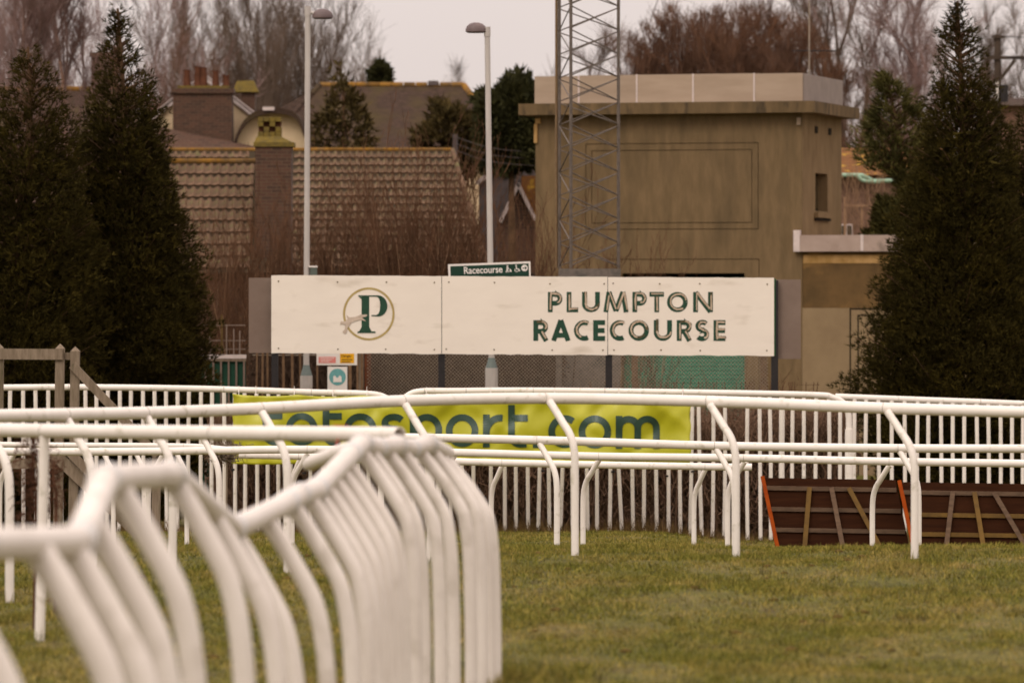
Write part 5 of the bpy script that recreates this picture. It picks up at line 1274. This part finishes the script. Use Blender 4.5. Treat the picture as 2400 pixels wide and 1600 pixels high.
def tiled_slope(root, roof, x0, x1, y_ridge, y_eave, s, pitch, col_px, row_px, max_parts, hip=None, skip=None, zfirst=0):
    """pieces on the slope facing the camera: ridge at y_ridge, rows of row_px; hip(y) gives the right limit"""
    p = math.radians(pitch); w = col_px / s; rowz = row_px / s; l = rowz / math.sin(p)
    me = tile_mesh(w, l); zr = zof(y_ridge, s); Yr = FOC / s
    n_part = 0; restV, restF = [], []
    rows = int((y_eave - y_ridge) / row_px); cols = int((x1 - x0) / col_px)
    mv = [tuple(v.co) for v in me.vertices]; mf = [tuple(f.vertices) for f in me.polygons]
    X = Vector((1, 0, 0)); Yv = Vector((0, math.cos(p), math.sin(p))); Zv = Vector((0, -math.sin(p), math.cos(p)))
    base = org(roof)
    for r in range(rows):
        zt = zr - (r + 1) * rowz; yy = Yr - (r + 1) * rowz / math.tan(p)
        yp = y_ridge + (r + .5) * row_px; lim = hip(yp) if hip else x1
        for c in range(cols):
            xp = x0 + (c + (.5 if r % 2 and False else 0)) * col_px
            if xp + col_px * .6 > lim: break
            if skip and skip(xp + col_px / 2, yp): continue
            o3 = Vector((xof(xp, s), yy, zt)) + Zv * (.01 + random.uniform(0, .008))
            tw = random.gauss(0, .012)
            if n_part < max_parts:
                o = bpy.data.objects.new('roof_tile', me); col.objects.link(o); o.parent = roof
                M4 = Matrix.Identity(4)
                for i in range(3): M4[i][0] = X[i]; M4[i][1] = Yv[i]; M4[i][2] = Zv[i]; M4[i][3] = (o3 - base)[i]
                o.matrix_local = M4 @ Matrix.Rotation(tw, 4, 'Z'); n_part += 1
            else:
                k = len(restV); restV += [tuple(o3 + X * v[0] + Yv * v[1] + Zv * v[2]) for v in mv]; restF += [tuple(i + k for i in f) for f in mf]
    if restV:
        mb = MB(); mb.v = restV; mb.f = restF
        m2 = bpy.data.meshes.new('roof_tiles'); m2.from_pydata(restV, [], restF); m2.update()
        o = link_mesh('roof_tiles', m2, M_tile, roof); o['kind'] = 'stuff'

def ridge(root, x0, x1, y, s, n, r=.07, m=None, dz=0):
    for i in range(n):
        a = P(x0 + (x1 - x0) * i / n + .8, y, s); b = P(x0 + (x1 - x0) * (i + 1) / n - .4, y + random.uniform(-.4, .4), s)
        MB().tube([a, b], r, 10).build('ridge_tile', m or M_lichen, root, smooth=True)

def make_house1():
    s, sl = 102.0, 108.0; zg = -1.65
    root = thing('tiled_house', 'low house with buff tiled roofs, lichened ridges and a brick chimney, left of centre', 'house', (xof(800, s), FOC / s, zg))
    # rear, higher range with a hip at its right end
    p = math.radians(40); Yr = FOC / s; zr = zof(351, s); ze = zof(640, s); run = (zr - ze) / math.tan(p)
    xl, xr, xe = xof(395, s), xof(1060, s), xof(1150, s - 2)
    mb = MB(); quad(mb, (xl, Yr, zr), (xr, Yr, zr), (xe, Yr - run, ze), (xl, Yr - run, ze)); quad(mb, (xl, Yr, zr), (xl, Yr + run, ze), (xe, Yr + run, ze), (xr, Yr, zr))
    mb.add([(xr, Yr, zr), (xe, Yr - run, ze), (xe, Yr + run, ze)], [(0, 1, 2)]); mb.add([(xl, Yr, zr), (xl, Yr - run, ze), (xl, Yr + run, ze)], [(0, 1, 2)])
    roof = mb.build('roof', M_tileunder, root)
    MB().box((xl + .2, Yr - run + .3, zg), (xe - .35, Yr + run - .3, ze - .02)).build('wall', M_brick, root)
    tiled_slope(root, roof, 690, 1180, 356, 640, s, 40, 16.8, 18.4, 205, hip=lambda y: 1060 + (y - 351) / 289 * 88)
    tiled_slope(root, roof, 400, 600, 356, 378, s, 40, 16.8, 18.4, 0)
    ridge(root, 395, 1062, 351, s, 16, .05)
    for i in range(9):
        t0, t1 = i / 9, (i + .92) / 9; a = Vector((xr, Yr, zr)).lerp(Vector((xe, Yr - run, ze)), t0); b = Vector((xr, Yr, zr)).lerp(Vector((xe, Yr - run, ze)), t1)
        MB().tube([a, b], .06, 8).build('hip_tile', M_tile, root, smooth=True)
    # front, lower wing on the left
    Yl = FOC / sl; zl = zof(379, sl); zel = zof(640, sl); rl = (zl - zel) / math.tan(math.radians(50)); a0, a1 = xof(150, sl), xof(640, sl)
    mb = MB(); quad(mb, (a0, Yl, zl), (a1, Yl, zl), (a1, Yl - rl, zel), (a0, Yl - rl, zel)); quad(mb, (a0, Yl, zl), (a0, Yl + 1.2, zl - 1.4), (a1, Yl + 1.2, zl - 1.4), (a1, Yl, zl))
    wing = mb.build('wing_roof', M_tileunder, root)
    MB().box((a0 + .2, Yl - rl + .25, zg), (a1 - .1, Yl + .9, zel - .02)).build('wing_wall', M_brick, root)
    tiled_slope(root, wing, 385, 606, 384, 640, sl, 50, 19.2, 27.6, 95)
    tiled_slope(root, wing, 155, 384, 384, 640, sl, 50, 19.2, 27.6, 0)
    ridge(root, 150, 602, 378, sl, 14, .062)
    # chimney
    c0, c1 = xof(602, 109), xof(686, 109); Yc = FOC / 109 - .35
    ch = MB().box((c0, Yc - .4, zof(640, 109)), (c1, Yc + .4, zof(346, 109))).build('chimney', M_brick, root)
    MB().box((c0 - .035, Yc - .44, zof(346, 109)), (c1 + .06, Yc + .44, zof(336, 109))).build('corbel', M_moss, ch)
    MB().hexa([(c0 - .02, Yc - .42, zof(336, 109)), (c1 + .03, Yc - .42, zof(336, 109)), (c1 + .03, Yc + .42, zof(336, 109)), (c0 - .02, Yc + .42, zof(336, 109)), (c0 + .03, Yc - .3, zof(322, 109)), (c1 - .22, Yc - .3, zof(322, 109)), (c1 - .22, Yc + .3, zof(322, 109)), (c0 + .03, Yc + .3, zof(322, 109))]).build('flaunching', M_moss, ch)
    x0, x1 = xof(607, 109), xof(662, 109); zz0, zz1 = zof(322, 109), zof(276, 109)
    for r in range(4):
        h = (zz1 - zz0) / 4
        for i in range(4):
            if (r + i) % 2 and 0 < r < 3: continue
            w = (x1 - x0) / 4; MB().box((x0 + i * w + .006, Yc - .25, zz0 + r * h + .004), (x0 + (i + 1) * w - .006, Yc + .25, zz0 + (r + 1) * h - .004)).build('stack_brick', M_moss, ch)
    MB().box((x0 + .01, Yc - .1, zz0), (x1 - .01, Yc + .1, zz1 - .01)).build('stack_core', M_pot, ch)
make_house1()

def make_house2():
    s = 86.0; Y = FOC / s; zg = -1.65
    root = thing('far_house', 'larger far house with dark tiled hipped roof, cream gables and big chimneys', 'house', (xof(800, s), Y, zg))
    def Q(x, y, dy=0): q = P(x, y, s); return Vector((q.x, q.y + dy, q.z))
    # main hipped roof
    rl, rr = Q(737, 186, 4), Q(1084, 186, 4); el, er = Q(590, 372, 0), Q(1215, 372, 0); bl, br = el + Vector((0, 8, 0)), er + Vector((0, 8, 0))
    mb = MB(); quad(mb, rl, rr, er, el); quad(mb, rr, rl, bl, br); mb.add([rl, el, bl], [(0, 1, 2)]); mb.add([rr, er, br], [(0, 1, 2)]); rf = mb.build('roof', M_roof2, root)
    MB().box((el.x + .4, Y + .4, zg), (er.x - .4, Y + 7.6, el.z - .02)).build('wall', M_cream, root)
    for (a, b, n) in ((rl, rr, 12), (rr, er, 8), (rl, el, 7)):
        for i in range(n): MB().tube([a.lerp(b, i / n), a.lerp(b, (i + .94) / n)], .085, 8).build('ridge_tile', M_lichen if a is not rl or b is rr else M_roof2, root, smooth=True)
    MB().box((Q(1010, 186).x - .14, Y + 3.9, rl.z), (Q(1010, 186).x + .14, Y + 4.1, rl.z + .12)).build('ridge_vent', M_slate, root)
    # slope running down to the left behind the arched gable
    a, b, c, d = Q(737, 190, 3.9), Q(556, 300, 1.4), Q(556, 380, 0.2), Q(737, 380, .2)
    mb = MB(); quad(mb, a, b, c, d); mb.build('roof', M_roof2, root)
    # arched cream gable
    cx = [(556, 352), (562, 318), (577, 292), (600, 273), (630, 264), (660, 264), (690, 272), (706, 290), (716, 318), (722, 352)]
    MB().poly([Q(x, y, -.6) for x, y in cx] + [Q(722, 420, -.6), Q(556, 420, -.6)], (0, .3, 0)).build('arched_gable', M_cream, root)
    out = curve([Q(x, y, -1.0) for x, y in [(546, 362)] + cx[1:-1] + [(732, 362)]], 4)
    mb = MB(); V = []; Fc = []
    for p_ in out: V += [p_ + Vector((0, 0, .09)), p_ + Vector((0, 2.6, .12)), p_ + Vector((0, 2.6, .0)), p_ + Vector((0, 0, -.07))]
    for i in range(len(out) - 1):
        for k in range(4): Fc.append((4 * i + k, 4 * i + (k + 1) % 4, 4 * i + 4 + (k + 1) % 4, 4 * i + 4 + k))
    mb.add(V, Fc); mb.build('arched_roof', M_roof2, root)
    MB().box((Q(620, 0).x, Y - 1.06, zof(262, s)), (Q(647, 0).x, Y - 1.0, zof(254, s))).build('roof_flash', M_barge, root)
    # left gable behind the big chimney
    MB().poly([Q(476, 178, .6), Q(598, 272, .6), Q(598, 420, .6), Q(356, 420, .6), Q(356, 272, .6)], (0, .25, 0)).build('gable_wall', M_cream, root)
    MB().bar(Q(474, 176, .5), Q(602, 274, .5), .15, .08).build('bargeboard', M_barge, root); MB().bar(Q(478, 176, .5), Q(350, 276, .5), .15, .08).build('bargeboard', M_barge, root)
    mb = MB(); quad(mb, Q(476, 172, .4), Q(476, 172, 5), Q(612, 277, 5), Q(612, 277, .4)); quad(mb, Q(476, 172, 5), Q(476, 172, .4), Q(340, 279, .4), Q(340, 279, 5)); mb.build('gable_roof', M_roof2, root)
    # big brick chimney with pots
    ch = MB().box((Q(410, 0).x, Y - .9, zof(400, s)), (Q(548, 0).x, Y - .1, zof(222, s))).build('chimney', M_brick, root)
    MB().box((Q(405, 0).x, Y - .97, zof(222, s)), (Q(552, 0).x, Y - .03, zof(210, s))).build('chimney_cap', M_brick, ch)
    MB().box((Q(420, 0).x, Y - .85, zof(210, s)), (Q(540, 0).x, Y - .15, zof(204, s))).build('flaunching', M_moss, ch)
    for x, yt in ((441, 166), (466, 158), (480, 160), (508, 168), (532, 178)):
        q = Q(x, 205, -.5); MB().tube([q, Vector((q.x, q.y, zof(yt + 6, s))), Vector((q.x, q.y, zof(yt, s)))], [.105, .085, .105], 10).build('chimney_pot', M_pot, ch, smooth=True)
    mc = MB().box((Q(560, 0).x, Y + 1.2, zof(290, s)), (Q(592, 0).x, Y + 2.0, zof(212, s))).build('chimney', M_brick, root)
    MB().hexa([(Q(540, 0).x, Y + 1.1, zof(212, s)), (Q(600, 0).x, Y + 1.1, zof(212, s)), (Q(600, 0).x, Y + 2.1, zof(212, s)), (Q(540, 0).x, Y + 2.1, zof(212, s)), (Q(550, 0).x, Y + 1.25, zof(186, s)), (Q(588, 0).x, Y + 1.25, zof(184, s)), (Q(588, 0).x, Y + 1.9, zof(184, s)), (Q(550, 0).x, Y + 1.9, zof(186, s))]).build('mossy_cap', M_moss, mc)
    # low lean-to roof in front, under the chimney
    mb = MB(); quad(mb, Q(380, 300, -.95), Q(600, 345, -.95), Q(600, 400, -2.4), Q(340, 400, -2.4)); mb.build('lean_to_roof', M_brick, root)
make_house2()

def make_house3():
    s = 96.0; Y = FOC / s; zg = -1.65
    root = thing('slate_gable_house', 'slate-clad gable house half hidden left of the rendered building', 'house', (xof(1230, s), Y, zg))
    def Q(x, y, dy=0): q = P(x, y, s); return Vector((q.x, q.y + dy, q.z))
    MB().poly([Q(1122, 428), Q(1345, 272), Q(1400, 320), Q(1400, 700), Q(1122, 700)], (0, 4, 0)).build('gable_wall', M_slate, root)
    MB().bar(Q(1116, 430, -.08), Q(1345, 269, -.08), .10, .12).build('bargeboard', M_barge, root)
    MB().poly([Q(1214, 436, -1.0), Q(1256, 520, -1.0), Q(1256, 640, -1.0), Q(1166, 640, -1.0), Q(1166, 520, -1.0)], (0, .8, 0)).build('porch_wall', M_brick, root)
    MB().bar(Q(1214, 432, -1.1), Q(1254, 517, -1.1), .085, .05).build('bargeboard', M_barge, root); MB().bar(Q(1215, 434, -1.1), Q(1172, 522, -1.1), .085, .05).build('bargeboard', M_barge, root)
    mb = MB(); quad(mb, Q(1214, 430, -1.05), Q(1214, 430, 0), Q(1262, 525, 0), Q(1262, 525, -1.05)); quad(mb, Q(1214, 430, 0), Q(1214, 430, -1.05), Q(1164, 528, -1.05), Q(1164, 528, 0)); mb.build('porch_roof', M_tilehung, root)
    MB().poly([Q(1222, 412, -.12), Q(1290, 412, -.12), Q(1290, 520, -.12), Q(1222, 520, -.12)], (0, .1, 0)).build('tile_hanging', M_tilehung, root)
make_house3()

def make_house4():
    s = 88.0; Y = FOC / s; zg = -1.65
    root = thing('far_left_house', 'brown-roofed house with a square brick chimney glimpsed between the left cypresses', 'house', (xof(120, s), Y, zg))
    def Q(x, y, dy=0): q = P(x, y, s); return Vector((q.x, q.y + dy, q.z))
    mb = MB(); quad(mb, Q(-120, 200, 3), Q(290, 200, 3), Q(330, 330, 0), Q(-160, 330, 0)); quad(mb, Q(290, 200, 3), Q(-120, 200, 3), Q(-160, 330, 6), Q(330, 330, 6)); mb.add([Q(290, 200, 3), Q(330, 330, 0), Q(330, 330, 6)], [(0, 1, 2)]); mb.build('roof', M_roof2, root)
    MB().box((Q(-150, 0).x, Y + .3, zg), (Q(322, 0).x, Y + 5.7, zof(331, s))).build('wall', M_brick, root)
    for i in range(10): MB().tube([Q(-120 + 41 * i, 199, 3), Q(-120 + 41 * (i + .95), 199, 3)], .08, 8).build('ridge_tile', M_lichen, root, smooth=True)
    ch = MB().box((Q(196, 0).x, Y + 2.4, zof(230, s)), (Q(262, 0).x, Y + 3.3, zof(124, s))).build('chimney', M_brick, root)
    MB().box((Q(192, 0).x, Y + 2.33, zof(124, s)), (Q(266, 0).x, Y + 3.37, zof(113, s))).build('chimney_cap', M_brick, ch)
make_house4()

def make_house5():
    s = 100.0; Y = FOC / s; zg = -1.65
    root = thing('lichened_house', 'house with orange lichened roof and pale green gutter behind the annex', 'house', (xof(2060, s), Y, zg))
    def Q(x, y, dy=0): q = P(x, y, s); return Vector((q.x, q.y + dy, q.z))
    mb = MB(); quad(mb, Q(1930, 340, 2.4), Q(2240, 340, 2.4), Q(2240, 414, 0), Q(1930, 408, 0)); quad(mb, Q(2240, 340, 2.4), Q(1930, 340, 2.4), Q(1930, 408, 5), Q(2240, 414, 5)); mb.build('roof', M_tilehung, root)
    MB().box((Q(1940, 0).x, Y + .25, zg), (Q(2230, 0).x, Y + 4.6, zof(415, s))).build('wall', M_pinkwall, root)
    MB().tube(curve([Q(1930, 411, -.1), Q(2010, 411, -.1), Q(2026, 414, -.1), Q(2048, 425, -.1), Q(2066, 424, -.1), Q(2240, 426, -.1)], 5), .05, 10).build('gutter', M_verdigris, root, smooth=True)
    MB().tube(curve([Q(2008, 412, -.15), Q(2024, 424, -.15), Q(2062, 427, -.15)], 5), .045, 10).build('gutter', M_verdigris, root, smooth=True)
    wn_ = MB().box((Q(1970, 0).x, Y + .2, zof(560, s)), (Q(2000, 0).x, Y + .249, zof(525, s))).build('window', M_barge, root)
    MB().box((Q(1974, 0).x, Y + .18, zof(557, s)), (Q(1984, 0).x, Y + .199, zof(528, s))).build('pane', M_glass, wn_); MB().box((Q(1987, 0).x, Y + .18, zof(557, s)), (Q(1997, 0).x, Y + .199, zof(528, s))).build('pane', M_glass, wn_)
    fr = thing('garden_fence', 'pale wooden post and rail behind the annex roof', 'fence', (Q(1980, 0).x, Y - 4, zg)); s2 = FOC / (Y - 4)
    for x, y in ((1980, 462), (2020, 480)): MB().bar((xof(x, s2), Y - 4, zg), (xof(x, s2), Y - 4, zof(y, s2)), .05, .05).build('post', M_shrublight, fr)
    MB().bar((xof(1978, s2), Y - 4.05, zof(482, s2)), (xof(2034, s2), Y - 4.05, zof(482, s2)), .045, .04).build('rail', M_shrublight, fr)
    s = 82.0; Y = FOC / s
    r2 = thing('pale_far_house', 'pale pinkish house glimpsed at the far right edge', 'house', (xof(2390, s), Y, zg))
    MB().box((xof(2336, s), Y, zg), (xof(2470, s), Y + 5, zof(246, s))).build('wall', M_pinkwall, r2)
    mb = MB(); a = [(xof(2328, s), Y - .3, zof(248, s)), (xof(2478, s), Y - .3, zof(248, s)), (xof(2478, s), Y + 2.5, zof(222, s)), (xof(2328, s), Y + 2.5, zof(222, s))]; mb.add(a, [(0, 1, 2, 3)])
    a = [(xof(2478, s), Y + 5.3, zof(248, s)), (xof(2328, s), Y + 5.3, zof(248, s)), (xof(2328, s), Y + 2.5, zof(222, s)), (xof(2478, s), Y + 2.5, zof(222, s))]; mb.add(a, [(0, 1, 2, 3)]); mb.build('roof', M_roof2, r2)
make_house5()

def make_pole():
    s = 90.0; q = P(2338, 300, s); zg = -1.65
    root = thing('telegraph_pole', 'dark timber telegraph pole with cross-arms at far right', 'pole', (q.x, q.y, zg))
    MB().tube([Vector((q.x, q.y, zg - .2)), Vector((q.x, q.y, zof(82, s)))], [.13, .09], 10).build('pole', M_pole, root, smooth=True)
    MB().box((xof(2324, s), q.y - .13, zof(90, s)), (xof(2352, s), q.y - .05, zof(84, s))).build('cross_arm', M_pole, root)
    MB().box((xof(2312, s), q.y - .14, zof(140, s)), (xof(2470, s), q.y - .04, zof(132, s))).build('cross_arm', M_pole, root)
    MB().bar((xof(2345, s), q.y - .1, zof(185, s)), (xof(2378, s), q.y - .1, zof(141, s)), .09, .08).build('strut', M_pole, root)
    MB().tube([Vector((xof(2352, s), q.y - .15, zof(240, s))), Vector((xof(2352, s), q.y - .15, zof(200, s)))], .11, 10).build('transformer', M_black, root)
    MB().tube([Vector((xof(2336, s), q.y - .16, zof(236, s))), Vector((xof(2336, s), q.y - .16, zof(192, s)))], .035, 8).build('marker', M_white, root)
    for k, (y0, y1) in enumerate(((86, 60), (134, 112))):
        a = Vector((xof(2460, s), q.y, zof(y0, s))); MB().tube(curve([Vector((q.x, q.y - .1, zof(y0, s))), Vector((q.x + 3, q.y - .5, zof(y0 + 8, s))), Vector((q.x + 8, q.y - 1, zof(y1, s)))], 4), .012, 5).build('wire', M_black, root)
    s = 100; a = thing('overhead_pole', 'short grey pole with wires between the tiled roof hip and the lamp', 'pole', (xof(1064, s), FOC / s + 1, -1.65))
    Y = FOC / s + 1
    MB().tube([Vector((xof(1066, s), Y, -1.65)), Vector((xof(1066, s), Y, zof(312, s)))], .06, 8).build('pole', M_slate, a)
    for i, y in enumerate((318, 334, 350)): MB().tube(curve([Vector((xof(1066, s), Y, zof(y, s))), Vector((xof(1150, s), Y, zof(y + 26, s))), Vector((xof(1258, s), Y + 1, zof(y + 34, s)))], 5), .008, 5).build('wire', M_slate, a)
make_pole()
